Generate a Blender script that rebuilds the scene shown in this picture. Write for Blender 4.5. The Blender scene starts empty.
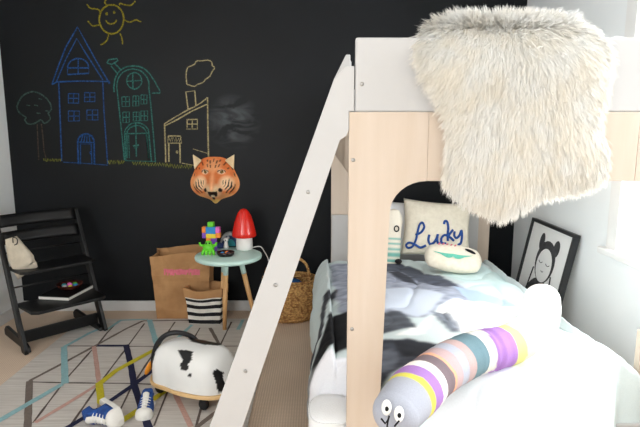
import bpy, bmesh, math, random
import numpy as np
from mathutils import Vector, Matrix, noise

random.seed(7)
rng = np.random.default_rng(7)
scene = bpy.context.scene
COL = scene.collection
PI = math.pi
R = math.radians

# ------------------------------------------------------------------ camera
F = 523.0
CAM = Vector((0, 0, 1.30))
PITCH, YAW = R(9.1), R(0.27)
cd = bpy.data.cameras.new('camera')
cd.sensor_width = 36.0
cd.lens = F / 640 * 36
cam = bpy.data.objects.new('camera', cd)
cam.location = CAM
cam.rotation_euler = (PI / 2 - PITCH, 0, -YAW)
COL.objects.link(cam)
scene.camera = cam
CR = cam.rotation_euler.to_matrix()

def ray(px, py):
    return CR @ Vector(((px - 320) / F, -(py - 213.5) / F, -1))

def onY(px, py, Y):
    r = ray(px, py); return CAM + r * ((Y - CAM.y) / r.y)

def onZ(px, py, Z=0.0):
    r = ray(px, py); return CAM + r * ((Z - CAM.z) / r.z)

def onX(px, py, X):
    r = ray(px, py); return CAM + r * ((X - CAM.x) / r.x)

# ------------------------------------------------------------------ materials
def lin(c):
    out = []
    for v in c[:3]:
        v = v / 255.0
        out.append(v / 12.92 if v <= 0.04045 else ((v + 0.055) / 1.055) ** 2.4)
    return tuple(out)

def newmat(name):
    m = bpy.data.materials.new(name); m.use_nodes = True
    nt = m.node_tree
    return m, nt, nt.nodes['Principled BSDF']

def pm(name, c1, c2=None, scale=12, rough=0.6, bump=0.0, bscale=None, metal=0.0, stretch=(1, 1, 1), spec=0.4, sheen=0.0, detail=4):
    """procedural noise material between two colours"""
    m, nt, b = newmat(name)
    if c2 is None: c2 = tuple(max(0, v * 0.93) for v in c1)
    N = nt.nodes; L = nt.links
    tc = N.new('ShaderNodeTexCoord'); mp = N.new('ShaderNodeMapping')
    mp.inputs['Scale'].default_value = stretch
    L.new(tc.outputs['Object'], mp.inputs['Vector'])
    nz = N.new('ShaderNodeTexNoise'); nz.inputs['Scale'].default_value = scale; nz.inputs['Detail'].default_value = detail
    L.new(mp.outputs[0], nz.inputs['Vector'])
    rp = N.new('ShaderNodeValToRGB')
    rp.color_ramp.elements[0].position = 0.3; rp.color_ramp.elements[1].position = 0.7
    rp.color_ramp.elements[0].color = lin(c2) + (1,); rp.color_ramp.elements[1].color = lin(c1) + (1,)
    L.new(nz.outputs['Fac'], rp.inputs['Fac']); L.new(rp.outputs['Color'], b.inputs['Base Color'])
    b.inputs['Roughness'].default_value = rough; b.inputs['Metallic'].default_value = metal
    b.inputs['Specular IOR Level'].default_value = spec
    if sheen: b.inputs['Sheen Weight'].default_value = sheen
    if bump:
        n2 = N.new('ShaderNodeTexNoise'); n2.inputs['Scale'].default_value = bscale or scale * 6
        n2.inputs['Detail'].default_value = 3
        L.new(mp.outputs[0], n2.inputs['Vector'])
        bp = N.new('ShaderNodeBump'); bp.inputs['Strength'].default_value = bump; bp.inputs['Distance'].default_value = 0.01
        L.new(n2.outputs['Fac'], bp.inputs['Height']); L.new(bp.outputs[0], b.inputs['Normal'])
    return m

def vm(name, rough=0.8, bump=0.0, bscale=300, spec=0.25, coat=0.0, vary=0.12):
    """material whose colour is the printed 'Col' attribute with a procedural fibre variation"""
    m, nt, b = newmat(name); N = nt.nodes; L = nt.links
    at = N.new('ShaderNodeVertexColor'); at.layer_name = 'Col'
    tc = N.new('ShaderNodeTexCoord'); nz = N.new('ShaderNodeTexNoise'); nz.inputs['Scale'].default_value = bscale
    L.new(tc.outputs['Object'], nz.inputs['Vector'])
    mr = N.new('ShaderNodeMapRange'); mr.inputs['To Min'].default_value = 1 - vary; mr.inputs['To Max'].default_value = 1 + vary
    L.new(nz.outputs['Fac'], mr.inputs['Value'])
    mx = N.new('ShaderNodeVectorMath'); mx.operation = 'SCALE'
    L.new(at.outputs['Color'], mx.inputs[0]); L.new(mr.outputs[0], mx.inputs['Scale'])
    L.new(mx.outputs[0], b.inputs['Base Color'])
    b.inputs['Roughness'].default_value = rough; b.inputs['Specular IOR Level'].default_value = spec
    b.inputs['Coat Weight'].default_value = coat
    if bump:
        bp = N.new('ShaderNodeBump'); bp.inputs['Strength'].default_value = bump; bp.inputs['Distance'].default_value = 0.004
        L.new(nz.outputs['Fac'], bp.inputs['Height']); L.new(bp.outputs[0], b.inputs['Normal'])
    return m

M = {}
M['trim_white'] = pm('trim_white', (232, 232, 230), (226, 226, 224), 3, 0.45)
M['white_paint'] = pm('white_paint', (190, 189, 188), (185, 184, 183), 3, 0.45, 0.02, 60)
M['birch'] = pm('birch', (202, 187, 172), (195, 178, 160), 4, 0.5, 0.03, 40, stretch=(6, 6, 0.5))
M['birch_x'] = pm('birch_rail', (202, 187, 172), (195, 178, 160), 4, 0.5, 0.03, 40, stretch=(6, 6, 0.5))
M['wood_leg'] = pm('light_oak', (214, 170, 118), (196, 148, 96), 8, 0.5, 0.03, 40, stretch=(5, 5, 0.6))
M['mint'] = pm('mint_paint', (196, 226, 218), (188, 219, 210), 6, 0.4)
M['black_lacquer'] = pm('black_lacquer', (12, 12, 14), (8, 8, 9), 10, 0.42, 0.02, 90)
M['black_plastic'] = pm('black_plastic', (22, 23, 27), (15, 15, 18), 10, 0.4)
M['rubber'] = pm('black_rubber', (20, 20, 21), (12, 12, 12), 20, 0.7)
M['metal'] = pm('brushed_steel', (170, 168, 164), (150, 148, 144), 30, 0.4, metal=0.6)
M['linen_white'] = pm('white_linen', (238, 238, 238), (228, 229, 231), 5, 0.9, 0.15, 200, sheen=0.2)
M['canvas'] = pm('cream_canvas', (228, 220, 202), (216, 207, 188), 40, 0.95, 0.25, 400, sheen=0.2)
M['yarn_blue'] = pm('blue_yarn', (42, 84, 158), (28, 60, 120), 120, 0.95, 0.3, 300)
M['sack'] = pm('unbleached_cotton', (206, 196, 178), (188, 178, 160), 30, 0.95, 0.3, 300)
M['kraft'] = pm('kraft_paper', (186, 142, 96), (164, 120, 78), 7, 0.8, 0.12, 20)
M['kraft_in'] = pm('kraft_paper_inside', (150, 112, 76), (126, 92, 62), 7, 0.85, 0.12, 20)
M['pink_ink'] = pm('pink_ink', (222, 120, 138), (206, 106, 120), 60, 0.9)
M['stripe_white'] = pm('white_cotton', (222, 218, 210), (208, 204, 196), 30, 0.9, 0.2, 300)
M['stripe_black'] = pm('black_cotton', (26, 26, 30), (16, 16, 18), 30, 0.9, 0.2, 300)
M['red_shade'] = pm('glossy_red_plastic', (226, 44, 30), (212, 32, 22), 6, 0.22, spec=0.6)
M['white_plastic'] = pm('white_plastic', (236, 234, 230), (228, 226, 222), 6, 0.35)
M['blue_cloth'] = pm('blue_cloth', (40, 104, 170), (24, 74, 130), 30, 0.9, 0.3, 60)
M['paper_white'] = pm('paper_pages', (232, 230, 224), (214, 212, 206), 200, 0.9, stretch=(1, 1, 20))
M['dish'] = pm('dark_brown_glaze', (92, 44, 34), (60, 26, 20), 14, 0.25)
M['ply'] = pm('plywood_base', (226, 190, 138), (208, 170, 118), 8, 0.45)
M['orange'] = pm('orange_felt', (232, 148, 40), (214, 124, 26), 20, 0.8)
M['frame_black'] = pm('black_frame_wood', (44, 46, 48), (34, 36, 38), 20, 0.45)
M['print_white'] = pm('print_paper', (238, 238, 236), (230, 231, 230), 4, 0.6)
M['print_grey'] = pm('print_charcoal', (72, 72, 74), (52, 52, 54), 40, 0.8)
M['print_line'] = pm('print_ink', (46, 46, 48), None, 40, 0.8)
M['mattress'] = pm('mattress_ticking', (236, 236, 236), (226, 226, 228), 8, 0.9, 0.1, 120)
M['baseboard'] = pm('baseboard_paint', (206, 206, 206), (198, 198, 198), 4, 0.5)
for nm, c in dict(green=(104, 210, 52), blue=(38, 140, 210), orange=(244, 140, 60), pink=(238, 112, 196), purple=(130, 80, 190),
                  yellow=(238, 214, 60), teal=(40, 150, 160), navy=(26, 52, 104), red=(200, 40, 40), grey=(176, 178, 180)).items():
    M['toy_' + nm] = pm('toy_plastic_' + nm, c, None, 10, 0.35)

# ------------------------------------------------------------------ mesh builder
class MB:
    def __init__(s): s.v = []; s.f = []; s.m = []; s.s = []
    def add(s, verts, faces, m=0, smooth=False, T=None):
        o = len(s.v)
        for p in verts:
            p = Vector(p)
            s.v.append(T @ p if T is not None else p)
        for f in faces:
            s.f.append([i + o for i in f]); s.m.append(m); s.s.append(smooth)
        return s
    def bbox(s, x0, x1, y0, y1, z0, z1, m=0, T=None):
        vs = [(x, y, z) for z in (z0, z1) for y in (y0, y1) for x in (x0, x1)]
        fs = [(0, 2, 3, 1), (4, 5, 7, 6), (0, 1, 5, 4), (2, 6, 7, 3), (0, 4, 6, 2), (1, 3, 7, 5)]
        return s.add(vs, fs, m, False, T)
    def box(s, c, d, m=0, T=None):
        return s.bbox(c[0] - d[0] / 2, c[0] + d[0] / 2, c[1] - d[1] / 2, c[1] + d[1] / 2, c[2] - d[2] / 2, c[2] + d[2] / 2, m, T)
    def bar(s, a, b, w, t, up=(0, 0, 1), m=0):
        """rectangular bar from a to b: w along the side, t along 'up'"""
        a, b = Vector(a), Vector(b); d = (b - a); l = d.length; d.normalize()
        sd = d.cross(Vector(up)).normalized(); u = sd.cross(d).normalized()
        T = Matrix((sd, d, u)).transposed().to_4x4(); T.translation = a
        return s.bbox(-w / 2, w / 2, 0, l, -t / 2, t / 2, m, T)
    def prism(s, poly, y0, y1, m=0, T=None):
        """poly of (x,z) extruded along y"""
        n = len(poly)
        vs = [(p[0], y0, p[1]) for p in poly] + [(p[0], y1, p[1]) for p in poly]
        fs = [list(range(n)), list(range(2 * n - 1, n - 1, -1))]
        for i in range(n):
            j = (i + 1) % n
            fs.append((i, i + n, j + n, j))
        return s.add(vs, fs, m, False, T)
    def tube(s, pts, r, seg=8, m=0, caps=True, flat=1.0, upv=(0, 0, 1), closed=False):
        pts = [Vector(p) for p in pts]; n = len(pts)
        rs = [r] * n if isinstance(r, (int, float)) else list(r)
        vs = []; fs = []; prev = None
        for i, p in enumerate(pts):
            if closed: d = pts[(i + 1) % n] - pts[i - 1]
            else: d = pts[min(i + 1, n - 1)] - pts[max(i - 1, 0)]
            if d.length < 1e-9: d = Vector((0, 0, 1))
            d.normalize()
            if prev is None:
                u = Vector(upv)
                if abs(u.dot(d)) > 0.95: u = Vector((1, 0, 0))
                prev = u
            a = (prev - d * prev.dot(d)).normalized(); b = d.cross(a); prev = a
            for k in range(seg):
                t = 2 * PI * k / seg
                vs.append(p + (a * math.cos(t) * flat + b * math.sin(t)) * rs[i])
        R_ = n if closed else n - 1
        for i in range(R_):
            for k in range(seg):
                k2 = (k + 1) % seg; i2 = (i + 1) % n
                fs.append((i * seg + k, i * seg + k2, i2 * seg + k2, i2 * seg + k))
        if caps and not closed:
            fs.append(tuple(range(seg - 1, -1, -1))); fs.append(tuple((n - 1) * seg + k for k in range(seg)))
        return s.add(vs, fs, m, True)
    def lathe(s, prof, seg=24, m=0, T=None, smooth=True, sx=1.0, sy=1.0, close=False):
        vs = []; fs = []
        for (r, z) in prof:
            for k in range(seg):
                t = 2 * PI * k / seg
                vs.append((r * math.cos(t) * sx, r * math.sin(t) * sy, z))
        n = len(prof)
        for i in range(n - 1):
            for k in range(seg):
                k2 = (k + 1) % seg
                fs.append((i * seg + k, i * seg + k2, (i + 1) * seg + k2, (i + 1) * seg + k))
        if prof[0][0] > 1e-6: fs.append(tuple(range(seg - 1, -1, -1)))
        if prof[-1][0] > 1e-6 and not close: fs.append(tuple((n - 1) * seg + k for k in range(seg)))
        return s.add(vs, fs, m, smooth, T)
    def ball(s, c, r, seg=16, rings=10, m=0, T=None):
        if isinstance(r, (int, float)): r = (r, r, r)
        vs = []; fs = []
        for i in range(rings + 1):
            ph = PI * i / rings - PI / 2
            for k in range(seg):
                t = 2 * PI * k / seg
                vs.append((c[0] + r[0] * math.cos(ph) * math.cos(t), c[1] + r[1] * math.cos(ph) * math.sin(t), c[2] + r[2] * math.sin(ph)))
        for i in range(rings):
            for k in range(seg):
                k2 = (k + 1) % seg
                fs.append((i * seg + k, i * seg + k2, (i + 1) * seg + k2, (i + 1) * seg + k))
        return s.add(vs, fs, m, True, T)
    def grid(s, fn, nu, nv, m=0, smooth=True, closed_u=False):
        vs = [fn(i / nu, j / nv) for j in range(nv + 1) for i in range(nu + (0 if closed_u else 1))]
        w = nu if closed_u else nu + 1; fs = []
        for j in range(nv):
            for i in range(nu):
                i2 = (i + 1) % w
                fs.append((j * w + i, j * w + i2, (j + 1) * w + i2, (j + 1) * w + i))
        return s.add(vs, fs, m, smooth)
    def build(s, name, mats, parent=None, world=False, bevel=0.0, subsurf=0, paint=None, merge=0.0, solid=0.0):
        if not isinstance(mats, (list, tuple)): mats = [mats]
        vs = s.v
        if world and parent is not None:
            inv = WM[parent].inverted(); vs = [inv @ p for p in vs]
        me = bpy.data.meshes.new(name)
        me.from_pydata([tuple(p) for p in vs], [], s.f)
        for mm in mats: me.materials.append(mm)
        me.polygons.foreach_set('material_index', s.m); me.polygons.foreach_set('use_smooth', s.s)
        if merge:
            bm = bmesh.new(); bm.from_mesh(me); bmesh.ops.remove_doubles(bm, verts=bm.verts, dist=merge)
            bmesh.ops.recalc_face_normals(bm, faces=bm.faces); bm.to_mesh(me); bm.free()
        if paint is not None:
            n = len(me.vertices); co = np.empty(n * 3, np.float32); me.vertices.foreach_get('co', co); co = co.reshape(n, 3)
            if world and parent is not None:
                W = np.array(WM[parent]); co = co @ W[:3, :3].T + W[:3, 3]
            c = np.ones((n, 4), np.float32); c[:, :3] = paint(co)
            at = me.color_attributes.new('Col', 'FLOAT_COLOR', 'POINT'); at.data.foreach_set('color', c.ravel())
        me.update()
        o = bpy.data.objects.new(name, me); COL.objects.link(o)
        if parent is not None:
            o.parent = parent; WM[o] = WM[parent].copy()
        else:
            WM[o] = Matrix()
        if solid:
            md = o.modifiers.new('solid', 'SOLIDIFY'); md.thickness = solid; md.offset = 0
        if bevel:
            md = o.modifiers.new('bevel', 'BEVEL'); md.width = bevel; md.segments = 2; md.limit_method = 'ANGLE'; md.angle_limit = R(40)
        if subsurf:
            md = o.modifiers.new('sub', 'SUBSURF'); md.levels = subsurf; md.render_levels = subsurf
        return o

WM = {}

def thing(name, label, cat, loc=(0, 0, 0), rotz=0.0, group=None, rot=None):
    o = bpy.data.objects.new(name, None); COL.objects.link(o)
    o.empty_display_size = 0.1
    o.location = loc; o.rotation_euler = rot if rot else (0, 0, rotz)
    o['label'] = label; o['category'] = cat
    if group: o['group'] = group
    WM[o] = Matrix.Translation(Vector(loc)) @ (o.rotation_euler.to_matrix().to_4x4())
    return o

def tag(o, label, cat, group=None, kind=None):
    o['label'] = label; o['category'] = cat
    if group: o['group'] = group
    if kind: o['kind'] = kind
    return o

def partempty(name, parent):
    o = bpy.data.objects.new(name, None); COL.objects.link(o); o.parent = parent; WM[o] = WM[parent].copy(); o.empty_display_size = 0.05
    return o

def struct(o):
    o['kind'] = 'structure'; return o

def fbm(p, sc, oct=3):
    return noise.fractal(Vector(p) * sc, 1.0, 2.0, oct)

def inpoly(P, poly):
    x, y = P[:, 0], P[:, 1]; r = np.zeros(len(P), bool); n = len(poly)
    for i in range(n):
        x1, y1 = poly[i]; x2, y2 = poly[(i + 1) % n]
        if y1 == y2: continue
        c = ((y1 > y) != (y2 > y)) & (x < (x2 - x1) * (y - y1) / (y2 - y1) + x1)
        r ^= c
    return r

def smooth_line(pts, n=8):
    """Catmull-Rom through pts"""
    pts = [Vector(p) for p in pts]; out = []
    for i in range(len(pts) - 1):
        p0 = pts[max(i - 1, 0)]; p1 = pts[i]; p2 = pts[i + 1]; p3 = pts[min(i + 2, len(pts) - 1)]
        for k in range(n):
            t = k / n
            out.append(0.5 * ((2 * p1) + (p2 - p0) * t + (2 * p0 - 5 * p1 + 4 * p2 - p3) * t * t + (3 * p1 - p0 - 3 * p2 + p3) * t ** 3))
    out.append(pts[-1]); return out

# ================================================================== SETTING
YW, XL, XR, ZC, Y0 = 3.66, -2.135, 1.40, 2.50, -3.2

def mat_carpet():
    m, nt, b = newmat('sisal_carpet'); N = nt.nodes; L = nt.links
    tc = N.new('ShaderNodeTexCoord')
    w = N.new('ShaderNodeTexWave'); w.bands_direction = 'X'; w.inputs['Scale'].default_value = 26; w.inputs['Distortion'].default_value = 0.6
    w2 = N.new('ShaderNodeTexWave'); w2.bands_direction = 'Y'; w2.inputs['Scale'].default_value = 26; w2.inputs['Distortion'].default_value = 0.6
    nz = N.new('ShaderNodeTexNoise'); nz.inputs['Scale'].default_value = 3
    for q in (w, w2, nz): L.new(tc.outputs['Object'], q.inputs['Vector'])
    mu = N.new('ShaderNodeMath'); mu.operation = 'MULTIPLY'; L.new(w.outputs['Fac'], mu.inputs[0]); L.new(w2.outputs['Fac'], mu.inputs[1])
    ad = N.new('ShaderNodeMath'); ad.operation = 'MULTIPLY_ADD'; ad.inputs[1].default_value = 0.55
    L.new(nz.outputs['Fac'], ad.inputs[0]); L.new(mu.outputs[0], ad.inputs[2])
    rp = N.new('ShaderNodeValToRGB'); rp.color_ramp.elements[0].color = lin((186, 163, 142)) + (1,); rp.color_ramp.elements[1].color = lin((228, 206, 184)) + (1,)
    L.new(ad.outputs[0], rp.inputs['Fac']); L.new(rp.outputs[0], b.inputs['Base Color'])
    bp = N.new('ShaderNodeBump'); bp.inputs['Strength'].default_value = 0.4; bp.inputs['Distance'].default_value = 0.004
    L.new(mu.outputs[0], bp.inputs['Height']); L.new(bp.outputs[0], b.inputs['Normal'])
    b.inputs['Roughness'].default_value = 0.95
    return m

def mat_chalkboard():
    m, nt, b = newmat('chalkboard_paint'); N = nt.nodes; L = nt.links
    tc = N.new('ShaderNodeTexCoord')
    base = (24, 25, 27)
    nz = N.new('ShaderNodeTexNoise'); nz.inputs['Scale'].default_value = 1.3; nz.inputs['Detail'].default_value = 5
    L.new(tc.outputs['Object'], nz.inputs['Vector'])
    rp = N.new('ShaderNodeValToRGB'); rp.color_ramp.elements[0].position = 0.35; rp.color_ramp.elements[1].position = 0.75
    rp.color_ramp.elements[0].color = lin((14, 16, 18)) + (1,); rp.color_ramp.elements[1].color = lin((21, 24, 28)) + (1,)
    L.new(nz.outputs['Fac'], rp.inputs['Fac'])
    # rubbed chalk dust: a smudge beside the drawings
    mp = N.new('ShaderNodeMapping'); c = onY(233, 122, YW)
    mp.inputs['Location'].default_value = (-c.x / 0.20, 0, -c.z / 0.20); mp.inputs['Scale'].default_value = (1 / 0.20, 0, 1 / 0.20)
    L.new(tc.outputs['Object'], mp.inputs['Vector'])
    gr = N.new('ShaderNodeTexGradient'); gr.gradient_type = 'SPHERICAL'; L.new(mp.outputs[0], gr.inputs['Vector'])
    n2 = N.new('ShaderNodeTexNoise'); n2.inputs['Scale'].default_value = 5; n2.inputs['Detail'].default_value = 6; n2.inputs['Distortion'].default_value = 1.2
    mp2 = N.new('ShaderNodeMapping'); mp2.inputs['Scale'].default_value = (1, 1, 2.4); L.new(tc.outputs['Object'], mp2.inputs['Vector']); L.new(mp2.outputs[0], n2.inputs['Vector'])
    r2 = N.new('ShaderNodeMapRange'); r2.inputs['From Min'].default_value = 0.45; r2.inputs['From Max'].default_value = 0.75
    L.new(n2.outputs['Fac'], r2.inputs['Value'])
    mu = N.new('ShaderNodeMath'); mu.operation = 'MULTIPLY'; L.new(gr.outputs['Fac'], mu.inputs[0]); L.new(r2.outputs[0], mu.inputs[1])
    mx = N.new('ShaderNodeMix'); mx.data_type = 'RGBA'
    L.new(mu.outputs[0], mx.inputs['Factor']); L.new(rp.outputs[0], mx.inputs['A']); mx.inputs['B'].default_value = lin((104, 110, 114)) + (1,)
    L.new(mx.outputs['Result'], b.inputs['Base Color'])
    b.inputs['Roughness'].default_value = 0.5; b.inputs['Specular IOR Level'].default_value = 0.18
    return m

M['carpet'] = mat_carpet(); M['chalkboard'] = mat_chalkboard()
M['wall_white'] = pm('white_wall_paint', (240, 243, 243), (234, 238, 239), 2, 0.8, 0.03, 60)
M['ceiling'] = pm('ceiling_paint', (226, 226, 224), (220, 220, 218), 2, 0.9)

struct(MB().bbox(XL - 0.1, XR + 0.1, Y0, YW + 0.1, -0.08, 0).build('floor', M['carpet']))
struct(MB().bbox(XL - 0.1, XR + 0.1, Y0, YW + 0.1, ZC, ZC + 0.08).build('ceiling', M['ceiling']))
wall_back = struct(MB().bbox(XL - 0.1, XR + 0.1, YW, YW + 0.1, 0, ZC).build('wall_back', M['chalkboard']))
struct(MB().bbox(XL - 0.1, XL, Y0, YW, 0, ZC).build('wall_left', M['wall_white']))
struct(MB().bbox(XL, XR, YW - 0.016, YW, 0, 0.075).build('baseboard_back', M['baseboard'], bevel=0.004))
struct(MB().bbox(XL, XL + 0.016, Y0, YW - 0.016, 0, 0.075).build('baseboard_left', M['baseboard'], bevel=0.004))
struct(MB().bbox(XR - 0.016, XR, Y0, YW - 0.016, 0, 0.075).build('baseboard_right', M['baseboard'], bevel=0.004))

# right wall with a window opening
WY0, WY1, WZ0, WZ1 = 1.02, 2.36, 0.76, 2.22
mb = MB()
mb.bbox(XR, XR + 0.1, Y0, YW, 0, WZ0); mb.bbox(XR, XR + 0.1, Y0, YW, WZ1, ZC)
mb.bbox(XR, XR + 0.1, Y0, WY0, WZ0, WZ1); mb.bbox(XR, XR + 0.1, WY1, YW, WZ0, WZ1)
struct(mb.build('wall_right', M['wall_white']))
win = struct(bpy.data.objects.new('window_1', None)); COL.objects.link(win); WM[win] = Matrix()
mb = MB(); cw = 0.085
mb.bbox(XR - 0.02, XR, WY0 - cw, WY0, WZ0 - 0.02, WZ1 + cw); mb.bbox(XR - 0.02, XR, WY1, WY1 + cw, WZ0 - 0.02, WZ1 + cw)
mb.bbox(XR - 0.024, XR, WY0 - cw - 0.01, WY1 + cw + 0.01, WZ1, WZ1 + cw)
mb.build('casing', M['trim_white'], win, bevel=0.004)
MB().bbox(XR - 0.05, XR + 0.1, WY0 - cw - 0.02, WY1 + cw + 0.02, WZ0 - 0.045, WZ0 - 0.015).build('sill', M['trim_white'], win, bevel=0.005)
mb = MB(); st = 0.05; xs0, xs1 = XR + 0.03, XR + 0.065; zm = (WZ0 + WZ1) / 2
for (z0, z1, dx) in ((WZ0 - 0.015, zm + 0.025, 0), (zm - 0.02, WZ1, 0.03)):
    mb.bbox(xs0 + dx, xs1 + dx, WY0, WY0 + st, z0, z1); mb.bbox(xs0 + dx, xs1 + dx, WY1 - st, WY1, z0, z1)
    mb.bbox(xs0 + dx, xs1 + dx, WY0 + st, WY1 - st, z0, z0 + st); mb.bbox(xs0 + dx, xs1 + dx, WY0 + st, WY1 - st, z1 - st, z1)
mb.build('sash', M['trim_white'], win, bevel=0.004)
gm, nt, b = newmat('window_glass'); N = nt.nodes
tr = N.new('ShaderNodeBsdfTransparent'); gl = N.new('ShaderNodeBsdfGlossy'); gl.inputs['Roughness'].default_value = 0.02
ms = N.new('ShaderNodeMixShader'); ms.inputs[0].default_value = 0.06
nt.links.new(tr.outputs[0], ms.inputs[1]); nt.links.new(gl.outputs[0], ms.inputs[2]); nt.links.new(ms.outputs[0], N['Material Output'].inputs['Surface'])
mb = MB()
mb.bbox(xs0 + 0.015, xs0 + 0.019, WY0 + st, WY1 - st, WZ0 + 0.03, zm - 0.02); mb.bbox(xs0 + 0.045, xs0 + 0.049, WY0 + st, WY1 - st, zm + 0.03, WZ1 - st)
mb.build('pane', gm, win)

# ---- chalk drawings on the back wall
def chalk_mat(name, c, lo=0.35):
    m, nt, b = newmat(name); N = nt.nodes; L = nt.links
    tc = N.new('ShaderNodeTexCoord'); nz = N.new('ShaderNodeTexNoise'); nz.inputs['Scale'].default_value = 160; nz.inputs['Detail'].default_value = 2
    L.new(tc.outputs['Object'], nz.inputs['Vector'])
    rp = N.new('ShaderNodeValToRGB'); rp.color_ramp.elements[0].position = 0.35; rp.color_ramp.elements[1].position = 0.6
    rp.color_ramp.elements[0].color = tuple(v * lo for v in lin(c)) + (1,); rp.color_ramp.elements[1].color = lin(c) + (1,)
    L.new(nz.outputs['Fac'], rp.inputs['Fac']); L.new(rp.outputs[0], b.inputs['Base Color'])
    b.inputs['Roughness'].default_value = 1; b.inputs['Specular IOR Level'].default_value = 0
    return m

def chalk(mb, pts, w=0.009, close=False):
    """a flat stroke of chalk lying on the wall; pts in wall metres (x,z)"""
    if close: pts = list(pts) + [pts[0]]
    q = []
    for i, p in enumerate(pts):
        q.append(onY(p[0], p[1], YW))
    q = [Vector((p.x + random.uniform(-.0012, .0012), YW - 0.0015, p.z + random.uniform(-.0012, .0012))) for p in q]
    vs = []; fs = []
    for i, p in enumerate(q):
        d = q[min(i + 1, len(q) - 1)] - q[max(i - 1, 0)]
        if d.length < 1e-8: d = Vector((1, 0, 0))
        n = Vector((-d.z, 0, d.x)).normalized() * (w * random.uniform(0.38, 0.55))
        vs += [p + n, p - n]
        if i: fs.append((2 * i - 2, 2 * i - 1, 2 * i + 1, 2 * i))
    mb.add(vs, fs)

def arc(cx, cy, rx, ry, a0, a1, n=16):
    return [(cx + rx * math.cos(R(a0 + (a1 - a0) * k / n)), cy - ry * math.sin(R(a0 + (a1 - a0) * k / n))) for k in range(n + 1)]

def cl_smooth(pts, n=4):
    return [(p.x, p.y) for p in smooth_line([(a, b, 0) for a, b in pts], n)]

def rect(mb, x0, y0, x1, y1, cross=True, w=0.007):
    chalk(mb, [(x0, y0), (x1, y0), (x1, y1), (x0, y1)], w, True)
    if cross:
        chalk(mb, [((x0 + x1) / 2, y0), ((x0 + x1) / 2, y1)], w); chalk(mb, [(x0, (y0 + y1) / 2), (x1, (y0 + y1) / 2)], w)

def scribble(mb, x0, x1, y, h, n, w=0.007, dy=0.0):
    pts = []
    for k in range(2 * n + 1):
        t = k / (2 * n); pts.append((x0 + (x1 - x0) * t + random.uniform(-.5, .5), y + dy * t + (h / 2 if k % 2 else -h / 2) * random.uniform(0.5, 1.0)))
    chalk(mb, pts, w)

def chalk_obj(name, label, mb, m):
    o = mb.build(name, m, wall_back); o['label'] = label; return o

# tall blue house
mb = MB()
chalk(mb, [(52, 84.6), (58, 67), (66, 47), (77.8, 27), (86, 42), (96, 60), (109.6, 83.7)])
chalk(mb, [(57, 81), (66, 59), (77, 38.4), (85, 52), (94, 66), (103, 80)])
chalk(mb, [(52, 84.6), (57, 82), (80, 81), (110, 81.5), (109.6, 83.7)])
chalk(mb, arc(78.3, 68, 10.5, 9.5, 0, 180)); chalk(mb, [(67.8, 68), (67.5, 74.5), (89, 73.5), (88.8, 68), (67.8, 68)]); chalk(mb, [(78.3, 58.5), (78.5, 74)])
chalk(mb, [(59, 83), (60, 110), (61, 135), (62, 161)]); chalk(mb, [(103, 82), (104, 110), (106, 140), (107.7, 164)])
chalk(mb, [(63, 162), (85, 163.5), (108, 165)], 0.006)
for r_ in ((68.4, 93.7, 78.7, 103), (84.7, 92.8, 95, 101.5), (68.4, 111, 79.6, 121), (87, 110, 98, 120)): rect(mb, *r_)
chalk(mb, [(78.5, 164), (77.8, 142)] + arc(86, 142, 8.2, 8, 180, 0, 12) + [(94.5, 164)], 0.011)
chalk(mb, [(80.7, 164), (80.5, 144), (91.5, 144), (92, 164)], 0.008); chalk(mb, [(78, 142), (94, 142.5)])
for k in range(4): chalk(mb, [(81 + 3 * k, 142), (83 + 2 * k, 135.5)], 0.006)
chalk(mb, arc(91, 152.7, 0.9, 1.2, 0, 360, 6), 0.008)
chalk_obj('chalk_house', 'tall house with pointed roof drawn in blue chalk', mb, chalk_mat('blue_chalk', (46, 84, 140)))
# round topped teal house
mb = MB()
chalk(mb, [(117, 90), (117, 84)] + arc(133, 85, 16, 16, 180, 0, 18) + [(149, 90)])
chalk(mb, cl_smooth([(114, 92), (114.5, 82), (118, 73), (125, 67.5), (133, 66), (141, 67), (148, 72), (154, 80), (160, 91)]) + [(160, 93), (152, 93)])
chalk(mb, [(121, 70), (114, 62.5)]); chalk(mb, [(118, 74), (111, 66)]); chalk(mb, [(107, 63), (109, 59.5), (117, 58.5), (118, 60.5), (112, 64.5), (107, 63)], 0.008)
chalk(mb, arc(134.4, 80.8, 7.5, 8.2, 0, 360, 20)); chalk(mb, [(132.7, 73), (133, 88)]); chalk(mb, [(127, 81.5), (142, 80.2)])
chalk(mb, [(117, 88), (119, 108), (122, 135), (124.6, 160)]); chalk(mb, [(149, 88), (151, 105), (153.5, 135), (155.7, 162)])
for r_ in ((122, 96.7, 129.5, 106.5), (133, 96, 139, 106), (141, 95, 147, 104), (123, 112, 129.5, 122.7), (133.4, 112, 139.3, 121), (141, 111, 147.5, 120.6)): rect(mb, *r_)
chalk(mb, [(126, 160), (124.6, 134)] + arc(136.8, 134, 12.2, 11.3, 180, 0, 14) + [(151.6, 161)], 0.010)
chalk(mb, [(127.2, 158), (127, 134)] + arc(136.8, 134, 9.8, 8.5, 180, 0, 12) + [(148.6, 158)]); chalk(mb, [(124.6, 133.8), (149, 133)])
chalk(mb, [(129.5, 158), (128.6, 135)], 0.006); chalk(mb, [(146.5, 135), (148.5, 158)], 0.006)
chalk(mb, [(136, 123), (136.1, 134)]); chalk(mb, [(136, 134.5), (136.4, 156.6)]); chalk(mb, [(133, 146), (139, 145)], 0.012); chalk(mb, [(134, 148), (138, 147)], 0.008)
chalk(mb, [(125, 160.5), (155, 161.5)], 0.006)
chalk_obj('chalk_house', 'narrow house with rounded roof drawn in teal chalk', mb, chalk_mat('teal_chalk', (58, 116, 108)))
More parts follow.
